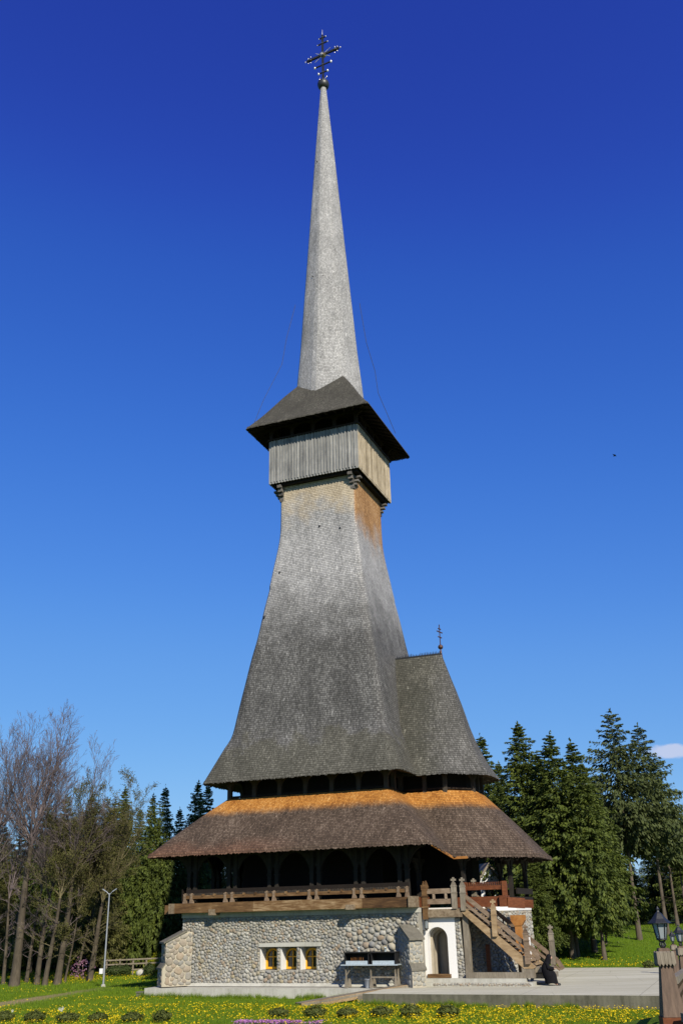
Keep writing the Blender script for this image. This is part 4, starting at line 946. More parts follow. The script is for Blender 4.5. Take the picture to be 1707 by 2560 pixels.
# ================================================================== lantern posts and bridge railing
def lantern(M,sc,c):
    pass
def lantern_post(loc,rz,h,label,sc=1.):
    e=empty('lantern_post',loc,rz); tag(e,label,'lantern post',None)
    M=MB(); M.loft([[(-.19,-.19,0),(.19,-.19,0),(.19,.19,0),(-.19,.19,0)],[(-.10,-.10,h-.26),(.10,-.10,h-.26),(.10,.10,h-.26),(-.10,.10,h-.26)],[(-.10,-.10,h),(.10,-.10,h),(.10,.10,h),(-.10,.10,h)]],uv=False); M.box(-.09,.09,-.09,.09,h,h+.01); M.build('tapered_post',M_POST,e)
    M=MB(); 
    for k in range(4):
        Mr=Matrix.Rotation(k*math.pi/2,4,'Z')
        for j in range(5):
            a=-.155+j*.062; vs=[Mr@Vector(p) for p in ((a,-.155,h-.06),(a+.058,-.155,h-.06),(a+.058,-.165,h-.24),(a+.03,-.165,h-.285),(a,-.165,h-.24),(a,-.1,h-.04),(a+.058,-.1,h-.04),(a+.058,-.11,h-.24),(a+.03,-.11,h-.285),(a,-.11,h-.24))]
            M.add(vs,[(0,1,2,3,4),(9,8,7,6,5),(0,5,6,1),(1,6,7,2),(2,7,8,3),(3,8,9,4),(4,9,5,0)])
    M.build('scalloped_collar',M_GREY,e)
    M=MB(); M.box(-.21,.21,-.21,.21,-.35,-.004); M.build('foot_block',M_RED,e)
    ln=empty('lantern',(0,0,h+.01)); ln.parent=e
    M=MB(); M.lathe([(.02,0),(.045,.02),(.02,.06),(.02,.12)],n=8)
    for k in range(4):
        a=k*math.pi/2+math.pi/4; M.path([Vector((.03*math.cos(a),.03*math.sin(a),0)),Vector((.07*math.cos(a),.07*math.sin(a),.05)),Vector((.045*math.cos(a),.045*math.sin(a),.10)),Vector((.08*math.cos(a),.08*math.sin(a),.14))],[.01]*4,5)
    M.lathe([(.09,.13),(.1,.15),(.085,.16)],n=6); M.build('bracket',M_BLACK,ln)
    M=MB(); nn=6
    for k in range(nn):
        a=k*2*math.pi/nn; M.tube((.085*math.cos(a),.085*math.sin(a),.15),(.135*math.cos(a),.135*math.sin(a),.42),.011,.011,4)
    M.lathe([(.215,.415),(.2,.43),(.13,.49),(.06,.58),(.03,.6),(.022,.63),(.035,.65),(.02,.67),(.004,.70)],n=6,smooth=False)
    M.build('lantern_roof',M_BLACK,ln)
    M=MB(); M.lathe([(.078,.155),(.128,.42)],n=6,smooth=False); M.build('glass',M_LGLASS,ln)
    return e
l1=(5.65,19.0); 
lantern_post((5.64,19.0,CAMZ-1.80),R(-6),1.09,'nearest black lantern on a tapered brown wooden post in the right corner')
lantern_post((11.15,35.5,CAMZ-2.75),R(-6),1.48,'middle-distance black lantern on a wooden post at the right edge behind the nearest one')
lantern_post((17.5,57.0,CAMZ-3.4),R(-6),1.47,'farthest small lantern on an orange wooden post at the paving edge')
# railing
M=MB(); rl=empty('bridge_railing',(8.4,27.2,CAMZ-2.4),0); tag(rl,'brown wooden bridge railing running between the lantern posts','railing')
A=Vector((5.9,19.5,CAMZ-2.05)); B=Vector((11.1,35.2,CAMZ-2.75)); o0=Vector(rl.location)
def rp_(t,dz=0): return A.lerp(B,t)-o0+Vector((0,0,dz))
M=MB(); M.beam(rp_(.02,.78),rp_(.98,.78),.14,.12); M.build('top_rail',M_GREY,rl)
M=MB(); M.beam(rp_(.02,.1),rp_(.98,.1),.12,.16); M.build('bottom_rail',M_RED,rl)
for i in range(24):
    t=.04+.92*i/23; M=MB(); p=rp_(t); M.prism([(-.1,.19),(.1,.19),(.03,.4),(.1,.5),(.03,.6),(.1,.71),(-.1,.71),(-.03,.6),(-.1,.5),(-.03,.4)],p+Vector((0,0,0)),Vector((.314,.949,0)),(0,0,1),Vector((.03,-.01,0))); M.build('baluster',M_POST,rl)
d0=(A-B).normalized()
r2=empty('bridge_railing',(6.2,14,CAMZ-2.3),0); tag(r2,'brown wooden railing panel at the lower right corner in front of the nearest lantern','railing')
for (z,h,m_,nm) in ((.52,.14,M_GREY,'top_rail'),(.0,.3,M_RED,'bottom_rail')):
    M=MB(); M.beam(Vector((-.45,4.6,z)),Vector((-.3,-6,z+.1)),.18,h); 
    M.build(nm,m_,r2)
M=MB(); pts=[(2.7,10),(9,10),(14.5,36),(20.5,57),(17.5,57),(11.25,35.5),(5.8,19)]
M.add([(x,y,z) for (x,y),z in zip(pts,(1.55,1.55,1.12,.515,.515,1.12,1.5))]+[(x,y,-.5) for x,y in pts],[(0,1,6),(1,2,5,6),(2,3,4,5),(0,6,13,7),(6,5,12,13),(5,4,11,12),(3,10,11,4),(1,8,9,2),(2,9,10,3),(0,7,8,1)]); tag(M.build('bridge_deck',M_CONCD),kind='structure')
# ================================================================== trees
def spruce_mesh(name,Hh,Rm,bare,seed,mt,dens=1.,droop=.5):
    rng=np.random.default_rng(seed); Vs=[];nb=int(270*dens)
    pts=[];dirs=[]; sizes=[]
    nw=int(30*(1-bare)); hs=bare+(1-bare)*np.sort(np.clip((np.floor(rng.uniform(0,1,nb)**.9*nw)+rng.normal(0,.42,nb))/nw,0,.985))
    side=[rng.uniform(.75,1.2) for _ in range(12)]
    for i,h in enumerate(hs):
        z=h*Hh; f=(h-bare)/(1-bare); Lb=Rm*((1-f)**.72)*rng.uniform(.55,1.25)*(min(1,.55+f*3))+.1
        az=i*2.399+rng.uniform(-.4,.4); Lb*=side[int((az%6.283)/6.284*12)]; n=int(34+92*Lb/Rm)
        t=rng.uniform(.05,1,n)**.75
        el=.25*(f)-.10
        r=t*Lb; zz=z+r*el-droop*Lb*t*t*(1-f*.7)*.7+ .12*Lb*t**3
        lat=rng.normal(0,1,n)*(.10+.10*Lb)*(1.05-t*.8)
        x=np.cos(az)*r-np.sin(az)*lat; y=np.sin(az)*r+np.cos(az)*lat
        dz=-np.abs(rng.normal(0,.5,n))*(1-f)**.7*(.3+.7*min(1,Lb/1.5))
        pts.append(np.stack([x,y,zz+dz],1))
        o=np.stack([np.cos(az)*np.ones(n)*.55+rng.normal(0,.35,n),np.sin(az)*np.ones(n)*.55+rng.normal(0,.35,n),-(.5+.9*(1-f))*np.ones(n)+rng.normal(0,.3,n)+.5*f],1); dirs.append(o); sizes.append(rng.uniform(.55,1.2,n)*(.5+.6*(1-f)))
    nt=14; pts.append(np.stack([rng.normal(0,.05,nt),rng.normal(0,.05,nt),Hh-rng.uniform(-.2,1.2,nt)],1)); dirs.append(np.stack([rng.normal(0,.35,nt),rng.normal(0,.35,nt),np.ones(nt)],1)); sizes.append(np.full(nt,.7))
    P=np.concatenate(pts);D=np.concatenate(dirs);S=np.concatenate(sizes); D/=np.linalg.norm(D,axis=1)[:,None]
    Q=np.cross(D,rng.normal(0,1,D.shape)); Q/=np.linalg.norm(Q,axis=1)[:,None]
    l=(.44*S)[:,None]; w=(.085*S)[:,None]
    a=P-D*l*.5; b=P+D*l*.5; V=np.stack([a-Q*w*.4,P+Q*w*-1.,b,P+Q*w],1).reshape(-1,3)
    Fx=np.arange(len(V)).reshape(-1,4)
    me=npmesh(name,V,Fx,mt); me_=me.data; bpy.data.objects.remove(me); return me_
def trunk_mesh(name,Hh,r0,bare,seed,lean=0.):
    rng=np.random.default_rng(seed); M=MB(); pts=[Vector((math.sin(z*.7+seed)*.05*z/5,math.cos(z*.5+seed)*.05*z/5,z*Hh*.97/8)) for z in range(9)]; pts[0].z=-.3
    M.path(pts,[r0*(1-.93*i/8)+(.08 if i==0 else 0) for i in range(9)],9)
    for i in range(14):
        z=rng.uniform(.08,max(bare,.15))*Hh; a=rng.uniform(0,6.28); ln=rng.uniform(.4,1.2); M.tube((0,0,z),(math.cos(a)*ln,math.sin(a)*ln,z-ln*.15),.03,.008,4)
    o=M.build(name,M_BARK2); me=o.data; bpy.data.objects.remove(o); return me
VAR=[]
for i,(rm,bare,mt,dn,dr) in enumerate(((4.1,.10,M_SPR,1.35,.5),(3.7,.12,M_SPR,1.3,.6),(3.3,.17,M_SPR,1.1,.5),(3.6,.40,M_SPR2,.55,.25),(3.4,.48,M_SPR2,.5,.2),(3.6,.10,M_PINE,.9,.4))):
    VAR.append((spruce_mesh('crown',20.,rm,bare,100+i,mt,dn,dr),trunk_mesh('trunk',20.,.15,bare,200+i)))
def conifer(px,py_top,Y,var,label,group,wsc=1.,base=None,lean=0.):
    top=at(px,py_top,Y); 
    g=float(gh(top.x,Y)); Hh=top.z-g
    s=Hh/20.; e=empty('spruce_tree',(top.x,Y,g),random.uniform(0,6.28)); e.scale=(s*wsc,s*wsc,s)
    if wsc==0: pass
    cr,tr=VAR[var]
    for nm,me in (('trunk',tr),('crown',cr)):
        o=bpy.data.objects.new(nm,me); C.objects.link(o); o.parent=e
    tag(e,label,'spruce',group); return e
GR='spruces right of the church'
# (px of top, py of top, distance, variant, width, label)
right=[(1200,1838,86,1,1.0,'dark spruce tip showing just right of the apse roof'),
(1292,1806,73,0,1.05,'broad dense spruce rising beside the right slope of the church roofs'),
(1245,1905,80,0,.9,'shorter dense spruce tucked close behind the right roof edge'),
(1372,1832,70.5,2,1.25,'tall dense spruce with blunt top right of the broad spruce'),
(1425,1850,72.5,2,1.2,'dense spruce with ragged double top right of the blunt topped one'),
(1452,1905,69,2,1.05,'dense drooping spruce at the right edge of the thick clump'),
(1522,1776,77,3,1.2,'tallest thin spruce with long bare trunk on the grassy bank'),
(1480,1930,82,4,1.1,'smaller thin spruce with bare trunk left of the tallest bare trunked one'),
(1592,1812,79,3,1.25,'second tallest thin spruce right of the tallest bare trunked one'),
(1632,1905,84,3,1.2,'thin spruce with spreading upper branches near the right edge of the sky'),
(1672,2010,86,4,1.3,'low spruce at the far right edge under the small cloud'),
(1330,2130,68,2,1.2,'short spruce filling the gap below the lower roof corner'),
(1415,2110,74,2,1.2,'short spruce in front of the thick clump beside the paving'),
(1490,2150,76,2,1.1,'short spruce behind the bare trunks on the bank'),
(1340,1880,75,0,1.3,'dense spruce filling the mass between broad spruce and blunt spruce'),(1235,1990,79,0,1.1,'dense spruce hugging the right slope of the lower roof'),(1400,1990,71,2,1.3,'broad dense spruce standing foremost in the right clump'),
(1300,2200,76,2,1.,'short spruce directly behind the staircase rail')]
for a in right: conifer(a[0],a[1],a[2],a[3],a[5],GR,a[4]*(1.22 if a[3]<3 else 1.1))
for i in range(11):
    px=1500+i*27+random.uniform(-8,8); conifer(px,random.choice((2075,2120,2160,2105)),random.uniform(90,99),random.choice((0,1,2)),'dark background spruce standing behind the bare trunks on the grassy bank','dark spruces behind the bank',1.5)
GL='conifers left of the church'
left=[(165,1995,92,5,1.1,'olive conifer behind the tall bare tree on the left'),(60,2065,90,5,1.2,'olive conifer near the left edge behind bare trunks'),
(232,1990,90,5,1.1,'olive brown conifer behind the leaning trunks'),(110,2080,86,2,1.1,'green conifer low between two bare trees'),
(315,1968,90,0,.8,'dark narrow conifer behind the lamp pole'),(352,2020,88,1,.8,'dark conifer between lamp pole and church'),
(385,1985,88,0,.75,'pointed spruce left of the church second from the roof corner'),(415,1965,88,1,.75,'tallest pointed spruce left of the lower roof corner'),
(450,2020,89,1,.75,'spruce just outside the lower roof corner'),(497,1952,90,0,.8,'spruce rising between the two roofs at the left'),
(522,1960,92,1,.8,'spruce partly hidden by the upper roof eave'),(285,2110,84,5,1.1,'olive conifer behind the lamp pole head'),(20,2150,84,5,1.1,'low olive conifer at the left edge'),
(395,2130,90,2,1.,'low green spruce beside the left gallery'),(330,2200,91,2,1.,'low dark spruce over the wooden fence'),(180,2180,82,2,1.1,'low dark conifer behind the middle trunks'),(60,2230,80,2,1.1,'low dark conifer behind the thick left trunk'),(470,2180,88,2,1.,'low spruce seen past the gallery corner')]
left+=[(566,2090,84,5,1.2,'olive conifer glimpsed through the left end of the gallery'),(610,2100,86,2,1.2,'dark spruce directly behind the left part of the gallery'),(120,2010,95,5,1.3,'tall olive conifer filling the gap behind the tallest bare tree'),(200,2060,88,5,1.3,'olive conifer filling the gap behind the stout leaning trunk'),(265,2040,90,5,1.3,'olive conifer left of the lamp pole'),(10,2050,94,5,1.3,'tall olive conifer behind the left border'),(290,2000,97,5,1.1,'distant olive conifer above the lamp pole'),(425,2150,89,2,1.0,'low green spruce close to the left gallery corner')]
for a in left: conifer(a[0],a[1],a[2],a[3],a[5],GL,a[4]*1.12)
# wooded background rows
k=0
for row,(Y,topy) in enumerate(((100,2150),(110,2130),(126,2110))):
    for i in range(31):
        px=-80+i*62+row*25+random.uniform(-16,16)
        if 560<px<1110 and row==0: pass
        conifer(px,topy+random.uniform(-50,60)+ (40 if px>1550 else 0),Y+random.uniform(-5,5),random.choice((0,1,2,1)),'dark spruce in the dense wood far behind the church','wood behind the church',1.7)
# --- bare deciduous trees
def bare_tree(px,py,ptx,pty,r0,seed,label,mt,Y=None,budding=0,wide=1.):
    b=on(px,py,0.); Y=b.y; top=at(ptx,pty,Y); Hh=top.z; rng=random.Random(seed)
    e=empty('bare_tree',(b.x,b.y,0)); tag(e,label,'tree','bare trees on the left lawn')
    trM=MB(); BM=MB(); leaf=[]
    def limb(p,d,ln,r,dep):
        n=(10,6,5,3)[dep]; q=p; pr=r
        for i in range(n):
            t=(i+1)/n
            d=(d+Vector((rng.gauss(0,.11),rng.gauss(0,.11),.07+rng.gauss(0,.05)))).normalized(); nq=q+d*(ln/n); r1=max(r*(1-.9*t),.007)
            BM.tube(q,nq,pr,r1,(7,4,3,3)[dep],cap=False)
            if dep<3 and i>=(1 if dep else 0):
                for k in range((2,1,1)[dep] + (rng.random()<(.25,.6,.35)[dep])):
                    a=rng.uniform(0,6.28); perp=Matrix.Rotation(a,3,d)@d.orthogonal().normalized()
                    limb(q.lerp(nq,rng.random()),(d+perp*rng.uniform(.45,.9)).normalized(),ln*rng.uniform(.30,.5)*(1.3-t*.7),max(r1*.6,.008),dep+1)
            elif budding and rng.random()<.5*budding: leaf.append(nq)
            q=nq; pr=r1
    axis=Vector((top.x-b.x,0,Hh)); fork=rng.uniform(.36,.5); N=9; q=Vector((0,0,-.2)); pr=r0*1.3
    for i in range(N):
        t=(i+1)/N*fork; nq=axis*t+Vector((math.sin(t*9+seed),math.cos(t*7+seed),0))*.18*t; r1=r0*(1-.5*(i+1)/N)
        trM.tube(q,nq,pr,r1,9,cap=False)
        if i>1:
            for k in range(2 if i<6 else 1):
                a=rng.uniform(0,6.28); limb(q.lerp(nq,rng.random()),Vector((math.cos(a),math.sin(a),.35)).normalized(),rng.uniform(1.2,2.8),.028,1+(i<4))
        q=nq; pr=r1
    base=q; nl=rng.choice((3,3,4))
    for k in range(nl):
        a=6.28*k/nl+rng.uniform(-.5,.5); sp=(.0 if k==0 else rng.uniform(.16,.34))*wide; 
        tgt=axis*(1. if k==0 else rng.uniform(.8,.95))+Vector((math.cos(a),math.sin(a),0))*sp*Hh*.55
        d=(tgt-base); limb(base,(d.normalized()+Vector((math.cos(a),math.sin(a),0))*.15).normalized(),d.length*1.0,pr*(.8 if k==0 else .6),0)
    mz=max(v[2] for v in BM.v); sc_=Hh/mz
    for M_ in (trM,BM): M_.v=[(x*sc_,y*sc_,z*sc_) for x,y,z in M_.v]
    leaf=[p*sc_ for p in leaf]
    trM.build('trunk',M_BARK,e,recalc=False); BM.build('crown',mt,e,recalc=False)
    if leaf:
        P=np.array([tuple(v) for v in leaf]); P=np.repeat(P,3,0)+np.random.default_rng(seed).normal(0,.08,(len(P)*3,3)); r_=np.random.default_rng(seed); D=r_.normal(0,1,P.shape);D/=np.linalg.norm(D,axis=1)[:,None]; Q=np.cross(D,r_.normal(0,1,D.shape));Q/=np.linalg.norm(Q,axis=1)[:,None]
        V=np.stack([P-D*.05,P+Q*.03,P+D*.05,P-Q*.03],1).reshape(-1,3); npmesh('buds',V,np.arange(len(V)).reshape(-1,4),M_PINE,e)
bare_tree(-70,2470,30,1775,.26,11,'bare tree at the left border whose fine crown fills the corner of the sky',M_TWIG,None,0,1.2)
bare_tree(8,2462,60,1850,.15,1,'thin bare tree at the left edge of the photo',M_TWIG)
bare_tree(36,2466,122,1738,.34,2,'tallest bare tree with the thickest mossy trunk near the left edge',M_TWIG,None,0,1.15)
bare_tree(66,2457,160,1880,.14,3,'slim bare tree just right of the thickest trunk',M_TWIG)
bare_tree(92,2462,175,1850,.22,4,'bare tree with a grey trunk second right of the thickest trunk',M_TWIG,None,0,1.1)
bare_tree(112,2464,205,1930,.20,5,'bare tree with budding olive twigs in the middle of the left group',M_TWIG2,None,1)
bare_tree(143,2462,240,1826,.27,6,'bare tree with stout leaning trunk and rounded crown',M_TWIG,None,0,1.25)
bare_tree(162,2456,262,1990,.09,7,'thinnest bare sapling between the stout trunk and the lamp pole',M_TWIG2,None,1)
bare_tree(224,2452,318,1922,.24,8,'bare tree beside the lamp pole with forked trunk',M_TWIG2,None,1,1.2)
bare_tree(190,2446,300,2010,.12,9,'short budding bare tree just behind the lamp pole',M_TWIG2,None,2,1.2)
# ================================================================== lamp pole, house, fence, bushes on the left
lp=empty('lamp_pole',(-15.8,66.79,0)); tag(lp,'slender white street lamp pole with two short angled heads on the lawn','street lamp')
M=MB(); M.tube((0,0,-.1),(0,0,5.5),.065,.038,10); M.build('pole',M_STEEL,lp)
M=MB(); M.tube((0,0,0),(0,0,.14),.16,.12,10); M.build('foot',M_CONC,lp)
for s in (-1,1):
    M=MB(); M.tube((0,0,5.4),(s*.22,0,5.62),.025,.025,6); a=M.build('arm',M_STEEL,lp)
    M=MB(); M.beam((s*.2,0,5.6),(s*.46,0,5.76),.13,.05); M.build('lamp_head',M_STEEL,lp)
M=MB(); M.box(-.28,-.07,-.12,.02,.75,1.05); M.build('switch_box',M_WHITEP,lp)
hs_=on(300,2440,0); hb=empty('gabled_house',(-20.5,98,0),R(-15)); tag(hb,'white gabled house with brown roof half hidden behind the trees on the left','house')
M=MB(); M.prism([(-3,0),(3,0),(3,3.6),(0,7),(-3,3.6)],(0,0,0),(1,0,0),(0,0,1),(0,8,0)); M.build('wall',M_WHITEP,hb)
for s in (-1,1):
    M=MB(); M.beam((s*1.75,-.5,5.15),(s*1.75,8.5,5.15),4.9,.16,up=(s*.76,0,.65)) if False else M.prism([(0,7.05),(s*3.6,2.95),(s*3.6,3.15),(0,7.3)],(0,-.5,0),(1,0,0),(0,0,1),(0,9,0)); M.build('roof',M_BARK2,hb)
M=MB(); M.box(-.5,.5,-.03,.0,1.8,3.0); M.build('window',M_DGLASS,hb)
h2=empty('gabled_house',(10.1,74.5,.3),R(8)); tag(h2,'white house with steep gables glimpsed through the gallery right of the church','house')
M=MB(); M.prism([(-1.2,0),(1.2,0),(1.2,5.1),(0,6.6),(-1.2,5.1)],(0,0,0),(1,0,0),(0,0,1),(0,3,0)); M.build('wall',M_WHITEP,h2)
for s in (-1,1): M=MB(); M.prism([(0,6.62),(s*1.6,4.62),(s*1.6,4.82),(0,6.84)],(0,-.4,0),(1,0,0),(0,0,1),(0,3.8,0)); M.build('roof',M_GREY,h2)
M=MB(); M.box(-.35,.35,-.03,0,4.2,5.1); M.build('window',M_DGLASS,h2)
fe=on(330,2440,0); fn=empty('wooden_fence',(fe.x,fe.y+1,0),0); tag(fn,'low wooden rail fence at the edge of the wood left of the church','fence')
for i in range(5): M=MB(); M.box(-2.2+i*1.0,-2.1+i*1.0,-.05,.05,0,1.15); M.build('post',M_GREY,fn)
for z in (.35,.75,1.05): M=MB(); M.beam((-2.3,-.07,z),(2.0,-.07,z+.08),.04,.1); M.build('rail',M_GREY,fn)
def leafball(name,loc,rx,rz,n,mt,label,cat,group=None,seed=0,ls=.06,stem=True):
    rng=np.random.default_rng(seed); D=rng.normal(0,1,(n,3)); D/=np.linalg.norm(D,axis=1)[:,None]; rr=rng.uniform(.55,1.05,n)**.6
    lump=1+.16*np.sin(D[:,0]*5+seed)*np.cos(D[:,1]*6)+.1*np.sin(D[:,2]*7)
    P=D*np.array([rx,rx,rz])*(rr*lump)[:,None]; P[:,2]=np.abs(P[:,2]+rz*.8)
    N=D+rng.normal(0,.6,D.shape); N/=np.linalg.norm(N,axis=1)[:,None]; A=np.cross(N,rng.normal(0,1,N.shape)); A/=np.linalg.norm(A,axis=1)[:,None]; B=np.cross(N,A)
    V=np.stack([P-A*ls,P-B*ls*.6,P+A*ls,P+B*ls*.6],1).reshape(-1,3)
    e=empty(name,loc); npmesh('foliage',V,np.arange(len(V)).reshape(-1,4),mt,e)
    M=MB(); M.path([Vector((0,0,-.1)),Vector((.02,0,rz*.6)),Vector((0,.03,rz*1.3))],[.05,.035,.02],6); M.build('stem',M_BARK,e)
    tag(e,label,cat,group); return e
for i,(px,py,rx,rz,mt,lb) in enumerate(((290,2441,.85,.42,M_BUSH,'wide clipped green bush right of the lamp pole'),(314,2440,.40,.42,M_BUSH,'small round clipped bush next to the wide one'),(373,2441,.42,.48,M_BUSH,'round clipped bush nearest to the church corner'),(398,2432,.95,.8,M_YBUSH,'yellow leaved bush just left of the church buttress'))):
    p=on(px,py,0); leafball('clipped_bush',p,rx,rz,2600,mt,lb,'bush',None,i,.05)
p=on(352,2440,0); M=MB(); M.lathe([(.25,0),(.36,.12),(.33,.3),(.18,.42),(.02,.46)],n=9); o=M.build('boulder',M_CONC); o.location=p; tag(o,'pale rounded boulder between the clipped bushes','boulder')
p=on(205,2447,0); leafball('magnolia_tree',p,.9,.8,220,M_PINK,'small tree with pink blossom among the trunks','flowering tree',None,9,.07)
p=on(150,2445,0); leafball('forsythia_bush',p+Vector((0,1.5,0)),.5,1.3,900,M_YBUSH,'tall yellow bush behind the leaning trunk','bush',None,19,.06)
# row of dark border shrubs along the bottom edge
for i,px in enumerate((10,87,170,245,332,405,697,788,868,954,1027,1120)):
    py=2552 if px<500 else 2540; p=on(px,py+4,0); leafball('border_shrub',p,.38+.1*random.random(),.20+.06*random.random(),1100,M_MOSS,'low dark border shrub in the flower meadow','shrub','row of low border shrubs',50+i,.045)
for i,px in enumerate((1300,1590)): pass
p=on(1430,2415,.5); leafball('border_shrub',on(1625,2420,.5)+Vector((0,.3,0)),.35,.22,600,M_MOSS,'single dark dwarf shrub beyond the far edge of the paving','shrub',None,77,.05)
# daffodils
for i,(px,py) in enumerate(((31,2536),(149,2531),(157,2529),(154,2534))):
    p=on(px,py+6,0); e=empty('white_daffodil',p); e.scale=(.7,.7,.8); tag(e,['white daffodil alone near the left edge of the meadow','left daffodil of the small white cluster in the meadow','right daffodil of the small white cluster in the meadow','lowest daffodil of the small white cluster in the meadow'][i],'flower','white daffodils in the meadow')
    M=MB(); M.tube((0,0,0),(.01,0,.3),.006,.005,5); M.build('stem',M_GRASSB,e)
    M=MB()
    for k in range(6):
        a=k*math.pi/3; M.add([(0,0,.3),(.06*math.cos(a-.3),-.02,.3+.06*math.sin(a-.3)),(.1*math.cos(a),-.03,.3+.1*math.sin(a)),(.06*math.cos(a+.3),-.02,.3+.06*math.sin(a+.3))],[(0,1,2,3)])
    M.build('petals',M_PETAL,e,recalc=False)
# bird
bp=at(1535,1139,150); M=MB(); M.add([(-.5,0,.12),(-.15,.05,.02),(0,.3,0),(.15,.05,.02),(.5,0,.12),(0,-.25,0),(0,0,-.06),(0,0,.05)],[(0,1,5),(4,5,3),(1,2,7),(2,3,7),(3,5,7),(5,1,7),(1,6,2),(2,6,3),(3,6,5),(5,6,1)]); o=M.build('bird',M_BLACK); o.location=bp; o.rotation_euler=(R(-20),R(15),R(30)); tag(o,'tiny dark bird flying in the blue sky right of the tower','bird')
# ================================================================== meadow
ic=chM.inverted()
def locarr(x,y):
    c,s=math.cos(PSI),math.sin(PSI); dx=x-CH.x; dy=y-CH.y; return c*dx+s*dy,-s*dx+c*dy
def free(x,y):
    lx,ly=locarr(x,y); m=((lx>-8.4)&(lx<5.9)&(ly>-8.3)&(ly<8.4))|((lx>5.4)&(ly>-12.1)&(ly<8.9)); return ~m
def scatter(n,x0,x1,y0,y1,fn=None):
    x=RNG.uniform(x0,x1,n); y=RNG.uniform(y0,y1,n); k=free(x,y)
    hw=y*.40+1.5; k&=(np.abs(x-.0)<hw)
    # keep clear of the bridge
    k&=~((x>(y-10)*.253+4.8)&(y<60))
    if fn is not None: k&=fn(x,y)
    return x[k],y[k]
def vnoise(x,y,s,seed=0):
    return (np.sin(x*s+seed)+np.sin(y*s*1.3+seed*2+x*s*.4)+np.sin((x+y)*s*.7+seed*3)+np.sin((x-y)*s*2.1+seed))/4
def offpath(x,y,sd=3,p=.93): return np.random.default_rng(sd).uniform(0,1,len(x))>((np.abs(y-(x*PA+PB))<2.7+.9*np.sin(x*1.3))&(x<-15.5))*p
def blades(name,x,y,h,w,mt,label=None,kind='stuff',cat='grass',z=None):
    n=len(x); z=gh(x,y) if z is None else z; a=RNG.uniform(0,6.28,n); l=RNG.normal(0,.35,(n,2))*h[:,None]
    b0=np.stack([x-np.cos(a)*w,y-np.sin(a)*w,z-.02],1); b1=np.stack([x+np.cos(a)*w,y+np.sin(a)*w,z-.02],1); t=np.stack([x+l[:,0],y+l[:,1],z+h],1)
    V=np.stack([b0,b1,t],1).reshape(-1,3); o=npmesh(name,V,np.arange(len(V)).reshape(-1,3),mt); tag(o,label,cat,None,kind); return o
x,y=scatter(210000,-26,22,37.5,62); k=offpath(x,y); x,y=x[k],y[k]; blades('grass',x,y,RNG.uniform(.05,.15,len(x))*(1+.4*vnoise(x,y,1.3)),RNG.uniform(.006,.014,len(x)),M_GRASSB,'bright green grass of the meadow in front of the church')
x,y=scatter(120000,-36,32,60,92); k=offpath(x,y,5); x,y=x[k],y[k]
blades('grass',x,y,RNG.uniform(.06,.17,len(x)),RNG.uniform(.010,.022,len(x)),M_GRASSB,'green grass under the trees behind the meadow')
_u=RNG.uniform(5.5,20,9000); _p=[loc2w(a,-11.66-abs(b)) for a,b in zip(_u,RNG.normal(0,.12,9000))]; _q=[loc2w(a,-8.2-abs(b)) for a,b in zip(RNG.uniform(-8.4,5.5,7000),RNG.normal(0,.10,7000))]
x=np.array([p.x for p in _p+_q]); y=np.array([p.y for p in _p+_q]); k=(vnoise(x,y,3.3,9)>-.35)&(x<9.5); x,y=x[k],y[k]
blades('grass',x,y,RNG.uniform(.08,.30,len(x))*(1+.5*vnoise(x,y,4.,3)),RNG.uniform(.006,.013,len(x)),M_GRASSB,'taller grass fringe growing against the concrete edges')
def heads(name,x,y,hz,r,mt,label,cat):
    n=len(x); z=gh(x,y)+hz; k=6; tilt=RNG.normal(0,.35,(n,2)); ang=np.linspace(0,2*np.pi,k,endpoint=False)
    c=np.stack([x,y,z+r*.35],1); ring=np.stack([x[:,None]+np.cos(ang)*r[:,None],y[:,None]+np.sin(ang)*r[:,None],z[:,None]+(np.cos(ang)*tilt[:,:1]+np.sin(ang)*tilt[:,1:])*r[:,None]],2)
    V=np.concatenate([c[:,None],ring],1).reshape(-1,3); base=np.arange(n)[:,None,None]*(k+1); f=np.array([[0,1+i,1+(i+1)%k] for i in range(k)])[None]+base
    o=npmesh(name,V,f.reshape(-1,3),mt); tag(o,label,cat,None,'stuff'); return o
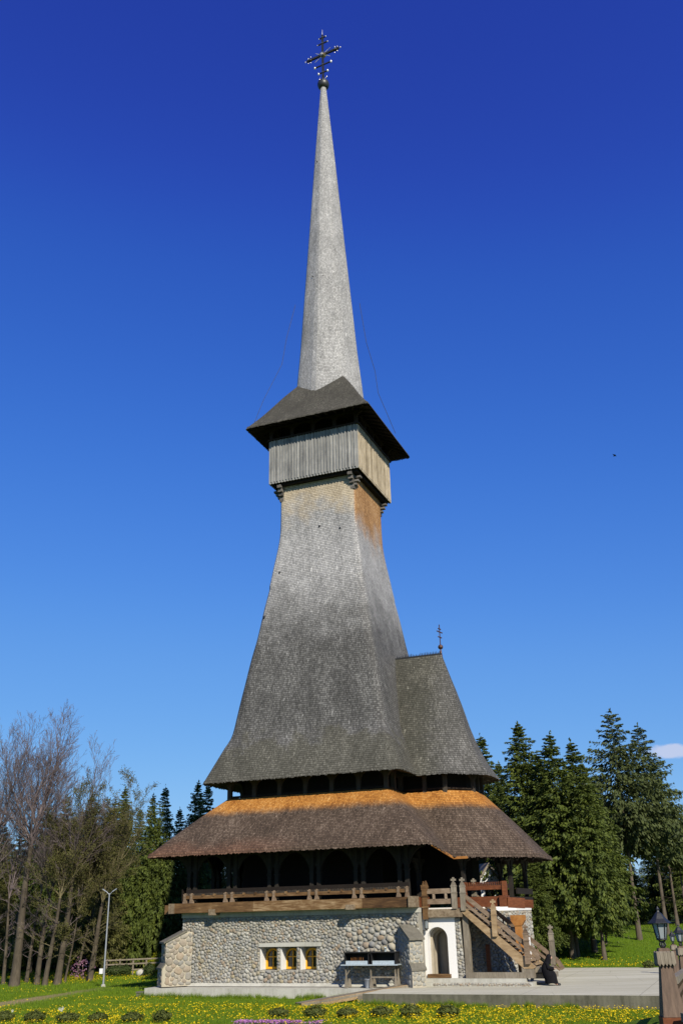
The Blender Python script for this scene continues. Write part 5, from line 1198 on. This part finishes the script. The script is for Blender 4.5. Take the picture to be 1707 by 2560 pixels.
def dens(x,y):
    lx,ly=locarr(x,y); v=vnoise(x,y,.55,1)*.4+vnoise(x,y,1.9,2)*.35+vnoise(x,y,5.1,7)*.35
    p=.30+v
    band=np.exp(-((ly+13.8)/1.2)**2); p=p+.35*band*(lx>0)
    p=np.where((ly>-12.0)&(lx<5),p-.62,p)         # plain green strip before the slab
    p=np.where(x>2,p+.12,p)
    return RNG.uniform(0,1,len(x))<np.clip(p,.02,1)
x,y=scatter(62000,-24,20,37.5,52,dens); heads('dandelions',x,y,RNG.uniform(.07,.19,len(x)),RNG.uniform(.017,.036,len(x)),M_DAND,'yellow dandelions scattered thickly through the meadow grass','flowers')
x,y=scatter(24000,-34,-8,54,84,lambda x,y:RNG.uniform(0,1,len(x))<np.clip(.25+vnoise(x,y,.8,5)*.5+(y>72)*.3-((y>57)&(y<70))*.3,0,1)); heads('dandelions',x,y,RNG.uniform(.07,.15,len(x)),RNG.uniform(.02,.035,len(x)),M_DAND,'yellow dandelions on the lawn below the bare trees','flowers')
def farstrip(x,y): lx,ly=locarr(x,y); return (ly>8.9)&(ly<13.5)&(RNG.uniform(0,1,len(x))<np.exp(-(ly-9)/1.4)+.05)
x,y=scatter(26000,6,34,60,86,farstrip); heads('dandelions',x,y,RNG.uniform(.1,.22,len(x)),RNG.uniform(.03,.045,len(x)),M_DAND,'yellow flower strip along the far edge of the paving','flowers')
pc=on(712,2556,0); x=RNG.normal(0,1,2600); 
xx=np.concatenate([on(600+q*6,2557,0).x+RNG.normal(0,.12,90) for q in range(34)]); yy=np.concatenate([np.full(90,on(600+q*6,2560,0).y)+RNG.normal(0,.22,90) for q in range(34)])
kk=vnoise(xx,yy,3.1,4)>-.28; heads('phlox',xx[kk],yy[kk],RNG.uniform(.05,.13,kk.sum()),RNG.uniform(.02,.03,kk.sum()),M_VIOL,'pink creeping phlox patch at the bottom of the meadow','flowers')
pa=loc2w(22,8.98);pb=loc2w(34,8.98); t=RNG.uniform(0,1,3500); xx=pa.x+(pb.x-pa.x)*t-3.5; yy=pa.y+(pb.y-pa.y)*t+1.35+RNG.normal(0,.08,3500)
o=heads('phlox',xx,yy,RNG.uniform(.04,.12,3500)+.05,RNG.uniform(.03,.045,3500),M_VIOL,'thin pink flower line along the far right paving edge','flowers')
